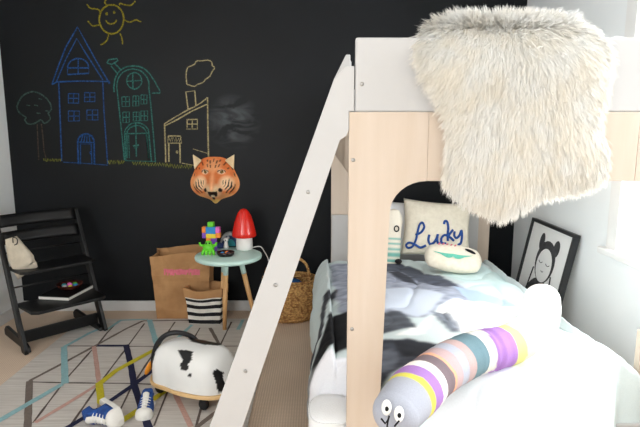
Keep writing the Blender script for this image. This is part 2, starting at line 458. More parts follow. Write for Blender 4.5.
# small cream house
mb = MB()
chalk(mb, cl_smooth([(164, 124), (176, 116.5), (188, 110), (199, 104), (207.5, 97.5)])); chalk(mb, [(165, 125.8), (178, 119), (192, 111), (208, 104)])
chalk(mb, [(207.5, 97.5), (208, 125), (208.7, 157)], 0.010); chalk(mb, [(164.5, 124), (165.5, 145), (166, 162.4)], 0.010)
chalk(mb, [(188, 109), (186, 92), (195, 90.6), (196, 105.5)], 0.010)
chalk(mb, [(168.5, 136), (180.5, 136), (181.5, 143), (167.8, 143), (168.5, 136)]); scribble(mb, 169, 181, 139.5, 6, 5)
chalk(mb, [(169, 143), (169, 162)], 0.010); chalk(mb, [(180, 143), (180.3, 163)], 0.010); chalk(mb, arc(177, 152, 0.9, 1.1, 0, 360, 6), 0.009)
rect(mb, 187.3, 119.4, 197.3, 128.8, w=0.009); chalk(mb, [(186.5, 129), (198, 129)], 0.01)
chalk(mb, [(182, 163), (198, 166)], 0.006); chalk(mb, [(193, 149), (207, 153)], 0.005)
chalk(mb, cl_smooth([(155 + a / 6.1, 50 + b_ / 6.1) for a, b_ in ((205, 212), (195, 205), (190, 150), (200, 108), (240, 88), (255, 68), (290, 66), (320, 62), (345, 72), (350, 95), (364, 108), (345, 138), (335, 160), (310, 178), (290, 200), (262, 208), (240, 222), (205, 212))]), 0.008)
chalk_obj('chalk_house', 'low slant roofed house with smoking chimney drawn in cream chalk', mb, chalk_mat('cream_chalk', (176, 164, 122)))
# sun
mb = MB()
chalk(mb, arc(111.6, 19.3, 12.3, 14.5, 0, 360, 28), 0.011)
for c in ((106.7, 13.8), (114.3, 12.3)): chalk(mb, arc(c[0], c[1], 0.7, 1.0, 0, 360, 6), 0.010)
chalk(mb, cl_smooth([(105.8, 20.5), (108, 23), (111, 24), (114.5, 23), (117, 20)]), 0.010)
for r_ in ([(100, 12.5), (98.5, 9.5), (94, 8.8), (90, 8), (87, 4.2)], [(99, 25), (96, 25.6), (93, 26), (90, 23.5), (88, 21)], [(108.7, 34), (107.6, 39), (105, 42.5), (100.5, 45)],
           [(120, 33.4), (122, 38.6), (122.7, 44.5)], [(124.5, 20), (128, 21.6), (131.5, 21.7), (136, 20), (138, 20.5), (141.5, 22)], [(119.5, 5), (120.5, 3.5), (127, 5.3), (131.5, 5), (135.6, 1)], [(107, 5.2), (105, 2.5), (106, 0)]):
    chalk(mb, cl_smooth(r_), 0.009)
chalk_obj('chalk_sun', 'smiling sun drawn in yellow chalk', mb, chalk_mat('yellow_chalk', (138, 128, 40)))
# tree
mb = MB()
tp = [(40, 80), (60, 40), (90, 18), (125, 8), (160, 20), (195, 45), (215, 75), (220, 105), (205, 125), (215, 155), (185, 178), (165, 160), (130, 178), (95, 180), (80, 160), (85, 145), (55, 125), (38, 95), (40, 80)]
chalk(mb, cl_smooth([(10 + a / 5.33, 90 + b_ / 5.33) for a, b_ in tp]), 0.010)
for a, b_ in ((88, 80), (130, 81), (142, 122), (152, 46), (190, 110)): chalk(mb, [(10 + a / 5.33, 90 + b_ / 5.33), (10 + (a + 20) / 5.33, 90.6 + b_ / 5.33)], 0.007)
chalk_obj('chalk_tree', 'round crowned tree drawn in dull green chalk', mb, chalk_mat('green_grey_chalk', (66, 88, 82)))
mb = MB()
chalk(mb, [(37.2, 124), (38, 140), (39, 160)], 0.008); chalk(mb, [(41.5, 124), (43, 135), (44, 150), (46.5, 160)], 0.008)
chalk_obj('chalk_tree_trunk', 'tree trunk drawn in brown chalk', mb, chalk_mat('brown_chalk', (80, 70, 60)))
mb = MB()
scribble(mb, 44, 61, 160, 3.5, 12); scribble(mb, 108, 124, 162.2, 4.5, 8, 0.009); scribble(mb, 133, 192, 163, 4.5, 24, 0.009, 4)
chalk_obj('chalk_grass', 'grass line scribbled in green and yellow chalk', mb, chalk_mat('grass_chalk', (130, 134, 58)))

# ================================================================== RUG
def mat_rug():
    m, nt, b = newmat('woven_rug'); N = nt.nodes; L = nt.links
    tc = N.new('ShaderNodeTexCoord'); mp = N.new('ShaderNodeMapping'); mp.inputs['Scale'].default_value = (3, 60, 1)
    L.new(tc.outputs['Object'], mp.inputs['Vector'])
    nz = N.new('ShaderNodeTexNoise'); nz.inputs['Scale'].default_value = 1.6; nz.inputs['Detail'].default_value = 6
    L.new(mp.outputs[0], nz.inputs['Vector'])
    rp = N.new('ShaderNodeValToRGB'); rp.color_ramp.elements[0].position = .3; rp.color_ramp.elements[1].position = .72
    rp.color_ramp.elements[0].color = lin((184, 176, 169)) + (1,); rp.color_ramp.elements[1].color = lin((210, 205, 199)) + (1,)
    L.new(nz.outputs['Fac'], rp.inputs['Fac']); L.new(rp.outputs[0], b.inputs['Base Color'])
    w = N.new('ShaderNodeTexWave'); w.bands_direction = 'Y'; w.inputs['Scale'].default_value = 40; w.inputs['Distortion'].default_value = 1.5
    L.new(tc.outputs['Object'], w.inputs['Vector'])
    bp = N.new('ShaderNodeBump'); bp.inputs['Strength'].default_value = .5; bp.inputs['Distance'].default_value = .004
    L.new(w.outputs['Fac'], bp.inputs['Height']); L.new(bp.outputs[0], b.inputs['Normal']); b.inputs['Roughness'].default_value = .95
    return m
rugc = dict(grey=(120, 108, 100), thin=(96, 84, 78), lightblue=(150, 192, 198), pink=(206, 166, 154), navy=(30, 32, 66), yellow=(206, 192, 44))
rmats = [mat_rug()] + [pm('rug_yarn_' + k, v, tuple(int(q * .86) for q in v), 60, .95, .3, 300, stretch=(1, 4, 1)) for k, v in rugc.items()]
ridx = {k: i + 1 for i, k in enumerate(rugc)}
RX0, RX1, RY0, RY1, RZ = -1.62, -0.31, 1.25, 3.46, 0.010
rug = MB(); rug.bbox(RX0, RX1, RY0, RY1, 0.001, RZ)
RLAY = [0]
def strip(kind, pts, w):
    q = [onZ(x, y, RZ) for x, y in pts]
    dense = []
    for a, b_ in zip(q[:-1], q[1:]):
        n = max(2, int((b_ - a).length / 0.05))
        for k in range(n): dense.append(a.lerp(b_, k / n))
    dense.append(q[-1]); RLAY[0] += 1; z = RZ + 0.0006 + 0.00008 * RLAY[0]
    vs = []; fs = []
    for i, p in enumerate(dense):
        d = dense[min(i + 1, len(dense) - 1)] - dense[max(i - 1, 0)]
        n = Vector((-d.y, d.x, 0)).normalized() * (w / 2 + random.uniform(-.0015, .0015))
        for e in (p + n, p - n):
            vs.append((min(max(e.x, RX0), RX1), min(max(e.y, RY0), RY1), z))
        if i: fs.append((2 * i - 2, 2 * i - 1, 2 * i + 1, 2 * i))
    rug.add(vs, fs, ridx[kind])
T_ = 0.0105
for p in ([(31, 382), (70, 383), (130, 383.5), (168, 385)], [(65, 346), (160, 346.5), (262, 346)], [(33, 423), (67, 378), (77, 367), (91, 351), (98, 344.5), (107, 333), (118.5, 321)],
          [(71, 425), (99, 384.6), (112, 367), (125, 350), (144.5, 323.5)], [(112, 427), (131, 388), (144.5, 367), (156.5, 349), (175, 322)], [(154, 426), (167, 393), (190, 345), (200, 328)],
          [(196, 427), (203, 401), (220, 346), (231.5, 322)], [(98, 344.5), (126, 329)]): strip('thin', p, T_)
strip('grey', [(27.5, 430), (29.5, 381)], 0.032); strip('grey', [(29.5, 381), (60, 365), (98, 344.5), (126, 329), (143, 321)], 0.020)
strip('grey', [(210, 328), (220, 346)], 0.022); strip('grey', [(196, 428), (214, 414), (240, 398)], 0.026); strip('grey', [(143, 321), (190, 320.5)], 0.018)
strip('pink', [(94, 346.5), (97, 367), (99, 384), (70, 402), (35, 423)], 0.024); strip('pink', [(172, 384), (177, 398), (191, 427)], 0.026)
strip('lightblue', [(-6, 424), (62, 384.5)], 0.034); strip('lightblue', [(65, 384), (64, 347)], 0.034); strip('lightblue', [(64, 347), (70, 344), (90, 333), (105, 327)], 0.026)
strip('lightblue', [(105, 331), (121, 320.5), (148, 319.5)], 0.022); strip('lightblue', [(149.5, 320), (157, 346)], 0.034); strip('lightblue', [(176, 340), (192, 325)], 0.024); strip('lightblue', [(238, 330), (243, 320)], 0.024)
strip('navy', [(97, 346), (127, 346)], 0.030); strip('navy', [(126, 345), (131, 366), (134, 385), (139, 400), (150, 432)], 0.034); strip('navy', [(66, 429), (99, 409), (131, 387), (158, 367)], 0.030)
strip('yellow', [(162, 346), (116, 371), (99, 384.5)], 0.034); strip('yellow', [(99, 383), (102, 408)], 0.036); strip('yellow', [(118, 424), (139, 410), (160, 395), (178, 382)], 0.036)
tag(rug.build('rug', rmats), 'pale flat-woven rug with criss-crossing navy, yellow and light blue lines', 'rug')

# ================================================================== BUNK BED
BY = 1.53                     # front face of the end frame
xo = onY(349, 150, BY).x; xi = onY(716, 150, BY).x
ztop = onY(400, 112, BY).z; zbot = onY(420, 181, BY).z; zguard = onY(380, 37, BY).z
xs_l = onY(428, 150, BY).x; xs_r = onY(637, 150, BY).x
lw1 = onY(390, 200, BY).x - xo; lw0 = onY(379.5, 427, BY).x - xo - 0.004; zlow = onY(380, 427, BY).z
lw_floor = lw0 - (lw1 - lw0) * zlow / (zbot - zlow)
BYR = 3.50
rr = 0.095
bunk = thing('bunk_bed', 'birch and white painted bunk bed with slanted ladder over the lower bed', 'bed', ((xo + xi) / 2, (BY + BYR) / 2, 0))

def leg_poly(mirror, seam):
    pts = [(xo, 0), (xo, ztop), (seam - 0.0008, ztop), (seam - 0.0008, zbot)]
    ix = xo + lw1; cx = ix + rr + 0.012
    for k in range(9):
        a = R(90 + 90 * k / 8); pts.append((cx + (rr + 0.012) * math.cos(a), zbot - rr + rr * math.sin(a)))
    pts += [(xo + lw_floor, 0)]
    if mirror: pts = [((xo + xi) - x, z) for x, z in pts]
    return pts
bolts = []
for (y0, y1) in ((BY, BY + 0.03), (BYR - 0.03, BYR)):
    MB().prism(leg_poly(False, xs_l), y0, y1).build('leg', M['birch'], bunk, True, bevel=0.003)
    MB().prism(leg_poly(True, xs_l)[::-1], y0, y1).build('leg', M['birch'], bunk, True, bevel=0.003)
    MB().bbox(xs_l, xo + xi - xs_l, y0, y1, zbot, ztop).build('rail', M['birch_x'], bunk, True, bevel=0.002)
    g0 = onY(355.5, 60, BY).x
    MB().bbox(g0, xo + xi - g0, y0 + 0.004, y1 - 0.004, ztop - 0.0, zguard).build('guard_panel', M['white_paint'], bunk, True, bevel=0.006)
for p in ((362, 84), (353.2, 160), (352, 329)):
    c = onY(p[0], p[1], BY); MB().lathe([(0.006, 0), (0.006, 0.003), (0.004, 0.0045)], 10, T=Matrix.Translation((c.x, BY + (0.005 if p[1] < 100 else 0.001), c.z)) @ Matrix.Rotation(PI / 2, 4, 'X')).build('bolt', M['metal'], bunk, True)
# side rails
for sx, ystart in ((1, BY + 0.03), (-1, BY + 0.03)):
    x0, x1 = (xi - 0.035, xi - 0.012) if sx > 0 else (xo + 0.012, xo + 0.035)
    MB().bbox(x0, x1, ystart, BYR - 0.03, zbot + 0.0, ztop - 0.02).build('side_rail', M['birch_x'], bunk, True, bevel=0.004)
    MB().bbox(x0, x1, ystart if sx > 0 else 2.0, BYR - 0.03, ztop - 0.02, zguard).build('side_guard', M['white_paint'], bunk, True, bevel=0.01)
mb = MB()
for k in range(13):
    y = BY + 0.10 + k * 0.145; mb.bbox(xo + 0.035, xi - 0.035, y, y + 0.08, zbot + 0.03, zbot + 0.05)
mb.build('slats', M['birch_x'], bunk, True)
# ladder
lad = partempty('ladder', bunk)
LY0, LY1 = BY + 0.0, BY + 0.44
def lad_at(px, py, Y=LY0): p = onY(px, py, Y); return (p.x, p.z)
tl = lad_at(334, 79); bl = lad_at(209.5, 427); tr_ = lad_at(340, 140); br = lad_at(242.5, 427)
def ext(a, b, z): t = (z - a[1]) / (b[1] - a[1]); return (a[0] + (b[0] - a[0]) * t, z)
fl, fr = ext(tl, bl, 0.0), ext(tr_, br, 0.0)
xin = xo - 0.001
ztp = lad_at(347, 66)[1]; xg = g0 - 0.003
ft = [fl, tl, lad_at(336, 77), lad_at(338.5, 73), lad_at(341, 72), lad_at(343, 68.5), (lad_at(346, 66)[0], ztp), (xg, ztp), (xg, ztop + 0.002), (xin, ztop + 0.002), (xin, lad_at(350, 130)[1]), lad_at(346.5, 136), tr_, fr]
MB().prism(ft, LY0, LY0 + 0.028).build('stringer', M['white_paint'], lad, True, bevel=0.002)
q_ = [lad_at(a, b_, LY1) for a, b_ in ((334, 79), (346, 54.5), (350.5, 54.5))]
rt = [fl, tl, q_[0], q_[1], q_[2], (q_[2][0], ztop + 0.004), (xin, ztop + 0.004), (xin, lad_at(350, 130)[1]), tr_, fr]
MB().prism(rt, LY1, LY1 + 0.025).build('stringer', M['white_paint'], lad, True, bevel=0.003)
zr = [lad_at(312, 192)[1], lad_at(279.5, 285)[1], lad_at(247.5, 371)[1]]
zr += [zr[-1] - (zr[1] - zr[2])]
for i, z in enumerate(zr):
    a, b_ = ext(tl, bl, z)[0], ext(tr_, br, z)[0]
    MB().bbox(a + 0.006, b_ - 0.004, LY0 + 0.028, LY1, z - 0.012, z + 0.012).build('rung', M['white_paint'], lad, True, bevel=0.004)
    MB().lathe([(0.006, 0), (0.006, 0.003), (0.004, 0.004)], 10, T=Matrix.Translation(((a + b_) / 2, LY0 + 0.0005, z)) @ Matrix.Rotation(PI / 2, 4, 'X')).build('bolt', M['metal'], lad, True)

# bedding on the upper bunk
def upper(u, v):
    x = xo + 0.06 + (xi - xo - 0.12) * u; y = BY + 0.045 + (BYR - BY - 0.10) * v
    e = min(min(u, 1 - u) / 0.08, min(v, 1 - v) / 0.05, 1)
    z = zbot + 0.05 + e ** 0.5 * (0.24 + 0.03 * fbm((x * 1.2, y * 1.2, 3), 3))
    a = onY(640, 40, BY + 0.1).x
    z += (onY(625, 31, 1.72).z - zbot - 0.30) * math.exp(-((x - 0.99) / 0.13) ** 4 - ((y - 1.74) / 0.14) ** 4) * e ** 0.5
    return (x, y, z)
mb = MB(); mb.grid(upper, 40, 60); mb.bbox(xo + 0.06, xi - 0.06, BY + 0.045, BYR - 0.06, zbot + 0.0505, zbot + 0.08)
tag(mb.build('bedding', M['linen_white']), 'white bedding just showing above the right of the top bunk guard panel', 'bedding')

# ================================================================== LOWER BED
bx0, bx1 = xo + 0.045, xi - 0.045
bed = thing('single_bed', 'white low single bed frame standing under the bunk', 'bed', ((bx0 + bx1) / 2, 2.5, 0))
hy = 3.44
hz = onY(340, 215, hy).z; hx0 = onY(331.5, 225, hy).x; hx1 = onY(478.5, 230, hy).x
MB().bbox(hx0, hx1, hy, hy + 0.025, 0.14, hz).build('headboard', M['white_paint'], bed, True, bevel=0.006)
for x in (bx0, bx1 - 0.02): MB().bbox(x, x + 0.02, BY + 0.06, hy, 0.14, 0.34).build('side_board', M['white_paint'], bed, True, bevel=0.004)
MB().bbox(bx0 + 0.02, bx1 - 0.02, BY + 0.06, BY + 0.08, 0.14, 0.34).build('foot_board', M['white_paint'], bed, True, bevel=0.004)
MB().bbox(bx0 + 0.02, bx1 - 0.02, BY + 0.08, hy, 0.19, 0.22).build('slat_base', M['birch_x'], bed, True)
pst = onZ(634.5, 400, 0.5)
for (x, y, z1) in ((bx0 + 0.03, BY + 0.1, 0.14), (bx0 + 0.03, hy - 0.06, 0.14), (bx1 - 0.06, hy - 0.06, 0.14)):
    MB().bbox(x, x + 0.04, y, y + 0.04, 0, z1).build('leg', M['birch'], bed, True, bevel=0.004)
xp = onY(634.5, 370, 1.70).x
MB().bbox(xp, xp + 0.045, 1.68, 1.71, 0, onY(637, 330, 1.70).z).build('corner_post', M['birch'], bed, True, bevel=0.004)
def mattress(u, v):
    return None
mb = MB(); mb.bbox(bx0 + 0.025, bx1 - 0.025, BY + 0.085, hy - 0.01, 0.222, 0.42)
tag(mb.build('mattress', M['mattress'], bevel=0.03), 'white mattress under the printed duvet on the lower bed', 'mattress')

# ---- duvet
ZB = 0.50
DX0, DX1 = 0.06, 1.05
DY0, DY1 = 1.44, 3.22
HL, HR = 0.26, 0.20      # hanging lengths
def duvet_uv(u, v):
    return (-HL + (DX1 - DX0 + HL + HR) * u, v)
def duvet(u, v):
    s = -HL + (DX1 - DX0 + HL + HR) * u          # arc coordinate from the left bed edge
    W = DX1 - DX0
    y = DY0 + (DY1 - DY0) * v
    if s < 0:
        t = -s / HL; x = DX0 - 0.075 * math.sin(min(t, 0.75) / 0.75 * PI / 2) + 0.02 * math.sin(y * 9) * t; z = -0.30 * t ** 1.5
    elif s > W:
        t = (s - W) / HR; x = DX0 + W + 0.05 * math.sin(t * PI / 2); z = -0.20 * t ** 1.5
    else:
        x = DX0 + s; z = 0.0
        e = min(s, W - s) / 0.12
        if e < 1: z -= 0.03 * (1 - e) ** 2
    damp = 0.35 if (s < 0 or s > W) else 1
    z += damp * (0.045 * fbm((x * 1.0, y * 1.0, 1.7), 1.8, 2) + 0.010 * fbm((x, y * 0.8, 9), 5, 2))
    fold = abs(fbm((x * 0.9 + y * .5, y * .7 - x * .9, 4), 3.2, 2)); z -= damp * 0.010 * max(0, 1 - fold * 4) ** 2
    x += (1 - damp) * 0.015 * fbm((0, y, z), 9)
    # puff where it is bunched near the right foot
    z += damp * 0.05 * math.exp(-((x - 0.93) / 0.16) ** 2 - ((y - 1.72) / 0.2) ** 2)
    # foot end: only between the bunk legs does it run over the edge
    if v < 0.10:
        tt = (0.10 - v) / 0.10; z -= 0.22 * tt ** 1.6; y += 0.05 * tt
    def sm(a, b_, q): q = min(1, max(0, (q - a) / (b_ - a))); return q * q * (3 - 2 * q)
    lim = 1.83 - .21 * sm(xo + .04, xo + lw1 + .03, x) - .24 * sm(xo + lw1 + .03, xo + lw1 + .20, x)
    lim = max(lim, 1.38 + .24 * sm(xi - lw1 - .20, xi - lw1 - .04, x))
    if y < lim:
        z -= (lim - y) * .75 * (1 if s < 0 or s > W else .8); y = lim + (y - lim) * .18
    if v > 0.97: z -= 0.03 * ((v - .97) / .03) ** 2
    return (x, y, ZB + z)

def S(*pts):   # photo print outlines laid flat on the bed top, metres
    return [(onZ(a, b_, ZB).x, onZ(a, b_, ZB).y) for a, b_ in pts]
PR = [
    ((206, 226, 226), S((384, 375), (395, 372), (420, 355), (445, 350), (520, 345), (560, 380), (520, 427), (440, 440), (400, 420))),
    ((214, 219, 224), S((430, 385), (500, 365), (545, 372), (520, 427), (450, 435))),
    ((206, 228, 228), S((440, 262), (470, 262), (500, 270), (520, 290), (518, 300), (490, 293), (462, 284), (445, 276))),
    ((158, 164, 180), S((330, 262), (400, 264), (420, 268), (440, 278), (455, 285), (470, 292), (484, 300), (470, 304), (455, 303), (440, 309), (425, 316), (405, 315), (384, 312), (340, 312))),
    ((196, 204, 218), S((384, 292), (410, 290), (430, 296), (445, 300), (436, 309), (420, 315), (400, 312), (384, 308))),
    ((84, 88, 100), S((380, 262), (402, 262), (420, 267), (442, 277), (460, 289), (444, 289), (428, 284), (412, 278), (398, 270), (380, 268))),
    ((60, 62, 70), S((385, 270), (398, 271), (414, 279), (418, 284), (404, 282), (392, 276))),
    ((176, 196, 220), S((452, 287), (480, 294), (505, 298), (526, 309), (500, 307), (475, 303), (460, 296))),
    ((246, 247, 247), S((452, 304), (480, 302), (516, 306), (514, 332), (470, 336), (456, 324), (440, 316), (430, 318), (425, 330), (410, 333), (395, 331), (420, 322))),
    ((84, 88, 96), S((376, 312), (400, 311), (412, 317), (416, 325), (400, 326), (376, 331))),
    ((110, 116, 126), S((430, 312), (446, 313), (458, 321), (463, 331), (450, 329), (440, 322))),
    ((150, 156, 168), S((446, 314), (458, 321), (463, 331), (455, 328), (450, 321))),
    ((66, 69, 78), S((370, 334), (410, 335), (432, 339), (452, 343), (432, 351), (412, 356), (396, 369), (386, 380), (370, 388))),
    ((44, 46, 52), S((394, 336), (420, 338), (446, 343), (425, 349), (405, 350), (396, 344))),
    ((98, 102, 112), S((378, 345), (392, 342), (400, 352), (392, 364), (378, 372))),
    ((222, 236, 232), S((380, 392), (386, 380), (398, 369), (408, 362), (412, 372), (400, 384), (386, 398))),
    # left hanging side
    ((66, 68, 74), [(-0.02, 2.30), (0.02, 2.52), (0.10, 2.62), (0.10, 2.52), (0.04, 2.36), (-0.02, 2.08), (-0.07, 1.98), (-0.12, 1.96), (-0.09, 2.12)]),
    ((30, 31, 34), [(0.16, 2.26), (0.06, 2.22), (-0.02, 2.02), (-0.10, 1.86), (-0.16, 1.80), (-0.08, 1.78), (0.02, 1.84), (0.16, 1.98)]),
    ((148, 148, 148), [(-0.16, 1.98), (-0.12, 2.2), (-0.2, 2.3), (-0.3, 2.0), (-0.3, 1.7), (-0.18, 1.76), (-0.02, 1.80), (0.04, 1.78), (-0.08, 1.9)]),
    ((200, 198, 188), [(-0.12, 1.68), (-0.20, 1.80), (-0.3, 1.82), (-0.3, 1.62), (-0.1, 1.6)]),
]
nu, nv = 170, 250
mb = MB(); mb.grid(duvet, nu, nv)
# flat coordinates of the cloth for the print
FLAT = np.array([(-HL + (DX1 - DX0 + HL + HR) * (i / nu) + DX0, DY0 + (DY1 - DY0) * (j / nv)) for j in range(nv + 1) for i in range(nu + 1)])
def duvet_print(co):
    P = FLAT.copy()
    for k in range(len(P)):
        q = Vector((P[k, 0], P[k, 1], 0))
        P[k, 0] += 0.016 * fbm(q, 9, 3); P[k, 1] += 0.020 * fbm(q + Vector((7, 3, 1)), 9, 3)
    c = np.tile(np.array(lin((206, 218, 219))), (len(P), 1))
    for colr, poly in PR:
        k = inpoly(P, poly); c[k] = lin(colr)
    sh = np.array([1 + 0.5 * fbm((p[0], p[1] * 2.2, 5), 16, 3) for p in P])
    k = (FLAT[:, 0] < .2) & (FLAT[:, 1] < 1.84); c[k] = lin((222, 223, 228))
    dark = c.mean(1) < 0.40
    c[dark] *= sh[dark][:, None]
    # blur a little so the print has soft edges
    G = c.reshape(nv + 1, nu + 1, 3)
    for _ in range(2):
        Q = G.copy(); Q[1:-1, 1:-1] = (G[1:-1, 1:-1] * 2 + G[:-2, 1:-1] + G[2:, 1:-1] + G[1:-1, :-2] + G[1:-1, 2:]) / 6; G = Q
    return np.clip(G.reshape(-1, 3), 0, 1)
M['duvet'] = vm('printed_duvet_cotton', 0.9, 0.1, 180, vary=0.05)
dv = mb.build('duvet', M['duvet'], paint=duvet_print, solid=0.012)
tag(dv, 'pale mint duvet with a large grey and black photographic print on the lower bed', 'duvet')

# ---- cushions
def pillow(mb, w, h, t, T, n=24, corner=0.12, m=0, seam=False, oval=0.0):
    """pillow in its own x (width), z (height), y (thickness) frame"""
    for side in (-1, 1):
        def fn(u, v, side=side):
            a, b_ = 2 * u - 1, 2 * v - 1
            if oval:
                # square to disc blend
                xa = a * math.sqrt(max(0, 1 - b_ * b_ / 2)); za = b_ * math.sqrt(max(0, 1 - a * a / 2))
                x = a + (xa - a) * oval; z = b_ + (za - b_) * oval
            else:
                x = a * (1 - 0.06 * (1 - a * a) * 0 - 0.07 * (1 - b_ * b_) * abs(a) ** 3); z = b_ * (1 - 0.07 * (1 - a * a) * abs(b_) ** 3)
            th = ((1 - a ** 2 * abs(a)) * (1 - b_ ** 2 * abs(b_)))
            th = max(th, 0) ** 0.55
            y = side * t / 2 * th * (1 + 0.10 * fbm((a + 3, b_, side), 2))
            return T @ Vector((x * w / 2, y, z * h / 2))
        mb.grid(fn, n, n, m)
    return mb

def place_T(c, rx=0, ry=0, rz=0):
    return Matrix.Translation(Vector(c)) @ Matrix.Rotation(rz, 4, 'Z') @ Matrix.Rotation(rx, 4, 'X') @ Matrix.Rotation(ry, 4, 'Y')

py_ = 3.36
c = onY(420, 226, 3.33)
mb = MB(); pillow(mb, 0.56, 0.36, 0.13, place_T((c.x + 0.02, 3.365, 0.655), R(-14), R(2)))
tag(mb.build('pillow', M['linen_white'], merge=0.0004), 'plain white pillow propped on the headboard behind the lettered cushion', 'pillow')

ccx = onY(437, 230, 3.22)
cT = place_T((ccx.x, 3.235, ccx.z + 0.005), R(-20), R(5), R(0))
lucky = thing('cushion', 'cream square cushion with blue yarn script reading Lucky', 'cushion', (ccx.x, 3.22, ccx.z - 0.17))
cw_, ch_ = 0.435, 0.36
mb = MB(); pillow(mb, cw_, ch_, 0.11, cT); mb.build('cover', M['canvas'], lucky, True, merge=0.0004)
# lettering
LET = [
    [(126, 196), (146, 186), (156, 168), (150, 153), (140, 160), (133, 186), (127, 214), (116, 236), (101, 240), (95, 230), (105, 222), (124, 229), (144, 240), (163, 233)],
    [(174, 196), (171, 214), (177, 228), (190, 224), (201, 206), (204, 194), (202, 214), (208, 228), (217, 220)],
    [(241, 201), (228, 197), (217, 208), (219, 224), (234, 226)],
    [(226, 158), (229, 148), (237, 150), (241, 170), (239, 194), (240, 218)], [(258, 178), (243, 199), (252, 208), (262, 217)],
    [(264, 184), (263, 199), (271, 207), (282, 197), (289, 180), (291, 202), (287, 224), (276, 231)]]
cTi = cT.inverted()
mb = MB()
for st_ in LET:
    pts = []
    for a, b_ in smooth_line([(p[0], p[1], 0) for p in st_], 6) and [(q.x, q.y) for q in smooth_line([(p[0], p[1], 0) for p in st_], 6)]:
        # lay the word on the cushion's front face
        r_ = ray(380 + a / 3.558, 180 + b_ / 3.558)
        o_ = cTi @ CAM; d_ = (cTi.to_3x3() @ r_)
        t = -(o_.y + 0.045) / d_.y; q = o_ + d_ * t
        aa, bb = q.x / (cw_ / 2), q.z / (ch_ / 2)
        th = max((1 - abs(aa) ** 3) * (1 - abs(bb) ** 3), 0) ** 0.55
        pts.append(cT @ Vector((q.x, -0.055 * th * 1.02 - 0.003, q.z)))
    mb.tube(pts, 0.0075, 6)
mb.build('lettering', M['yarn_blue'], lucky, True)

# moustache cushion
mc = onZ(452, 262, 0.56)
mp_ = onY(453, 257, mc.y)
mT = place_T((mp_.x + .005, mp_.y + .02, 0.576), R(-44), R(8), R(-4))
mo = thing('cushion', 'small cream oval cushion with mint moustache and a winking black eye', 'cushion', (mp_.x, mp_.y, 0.53))
mb = MB(); pillow(mb, 0.32, 0.175, 0.085, mT, oval=0.62); mb.build('cover', M['canvas'], mo, True, merge=0.0004)
def on_face(u, v, T, w, h, t, lift=0.003):
    th = max((1 - abs(u) ** 3) * (1 - abs(v) ** 3), 0) ** 0.55
    return T @ Vector((u * w / 2, -t / 2 * th * 1.05 - lift, v * h / 2))
def face_patch(name, pts, mat, T, w, h, t, parent, lift=0.003):
    q = [on_face(u, v, T, w, h, t, lift) for u, v in pts]; cxy = (sum(p[0] for p in pts) / len(pts), sum(p[1] for p in pts) / len(pts))
    mb = MB(); n = len(q)
    mid = [on_face((u + cxy[0]) / 2, (v + cxy[1]) / 2, T, w, h, t, lift) for u, v in pts]; cc = on_face(cxy[0], cxy[1], T, w, h, t, lift)
    mb.add(q + mid + [cc], [(i, (i + 1) % n, n + (i + 1) % n, n + i) for i in range(n)] + [(n + i, n + (i + 1) % n, 2 * n) for i in range(n)])
    return mb.build(name, mat, parent, True)
for sgn in (-1, 1):
    pts = []
    for k in range(13): t = k / 12; pts.append((-0.04 + sgn * 0.70 * t, 0.02 - 0.04 * math.sin(t * PI) + .10 * t * t))
    for k in range(12, -1, -1): t = k / 12; pts.append((-0.04 + sgn * 0.70 * t, -0.20 - 0.20 * math.sin(min(1, t * 1.6) * PI) * (1 - t) + .10 * t + .22 * t ** 3))
    face_patch('moustache', pts, M['mint_felt'] if 'mint_felt' in M else M.setdefault('mint_felt', pm('mint_felt', (104, 186, 164), (90, 170, 148), 60, .95)), mT, 0.32, 0.175, 0.085, mo)
face_patch('eye', [(0.56 + 0.20 * math.cos(2 * PI * k / 10), 0.42 + 0.13 * math.sin(2 * PI * k / 10) - 0.10 * math.cos(2 * PI * k / 10)) for k in range(10)], M['stripe_black'], mT, 0.32, 0.175, 0.085, mo)
mb = MB()
for k in range(5):
    u = -0.55 + k * 0.14
    mb.tube([on_face(u, 0.74 - 0.1 * abs(k - 2) * .3, mT, .32, .175, .085, .004), on_face(u + .05, 0.86 - .03 * k * .3, mT, .32, .175, .085, .004)], 0.004, 5)
mb.build('pink_stitching', M['pink_ink'], mo, True)

# striped doll at the left of the cushion
dp = onY(397, 232, 3.14)
dT = place_T((dp.x - 0.026, 3.14, 0.65), R(-12), R(3))
doll = thing('soft_toy', 'slim cream soft toy with ring eye and mint striped body left of the lettered cushion', 'soft toy', (dp.x, 3.14, 0.5))
mb = MB()
prof = [(0.0, -.17), (0.035, -.168), (0.05, -.14), (0.052, -.06), (0.050, 0), (0.052, 0.05), (0.054, .09), (0.05, .13), (0.035, .165), (0.0, .175)]
pp = []
for (a, b_), (a2, b2) in zip(prof[:-1], prof[1:]):
    for k in range(6): t = k / 6; pp.append((a + (a2 - a) * t, b_ + (b2 - b_) * t))
pp.append(prof[-1]); mb.lathe(pp, 20, T=dT, sy=0.6)
dTi = np.array(dT.inverted())
def doll_paint(co):
    z = (co @ dTi[:3, :3].T + dTi[:3, 3])[:, 2]
    c = np.tile(np.array(lin((228, 220, 204))), (len(co), 1)); k = (z < -0.01) & (z > -0.15) & (np.floor((z + 1) / 0.017) % 2 == 0); c[k] = lin((120, 180, 168)); return c
M['doll'] = vm('doll_cotton', .95, .15, 300)
mb.build('body', M['doll'], doll, True, paint=doll_paint)
mb = MB(); mb.tube([dT @ Vector((0.017 + 0.014 * math.cos(a), -0.033, 0.052 + 0.017 * math.sin(a))) for a in [2 * PI * k / 12 for k in range(12)]], 0.004, 6, closed=True)
mb.build('eye', M['stripe_black'], doll, True)
mb = MB(); mb.ball((0, 0, 0), (0.022, 0.016, 0.015), T=dT @ Matrix.Translation((0.036, -0.04, -0.145))); mb.build('hand', M['stripe_black'], doll, True)

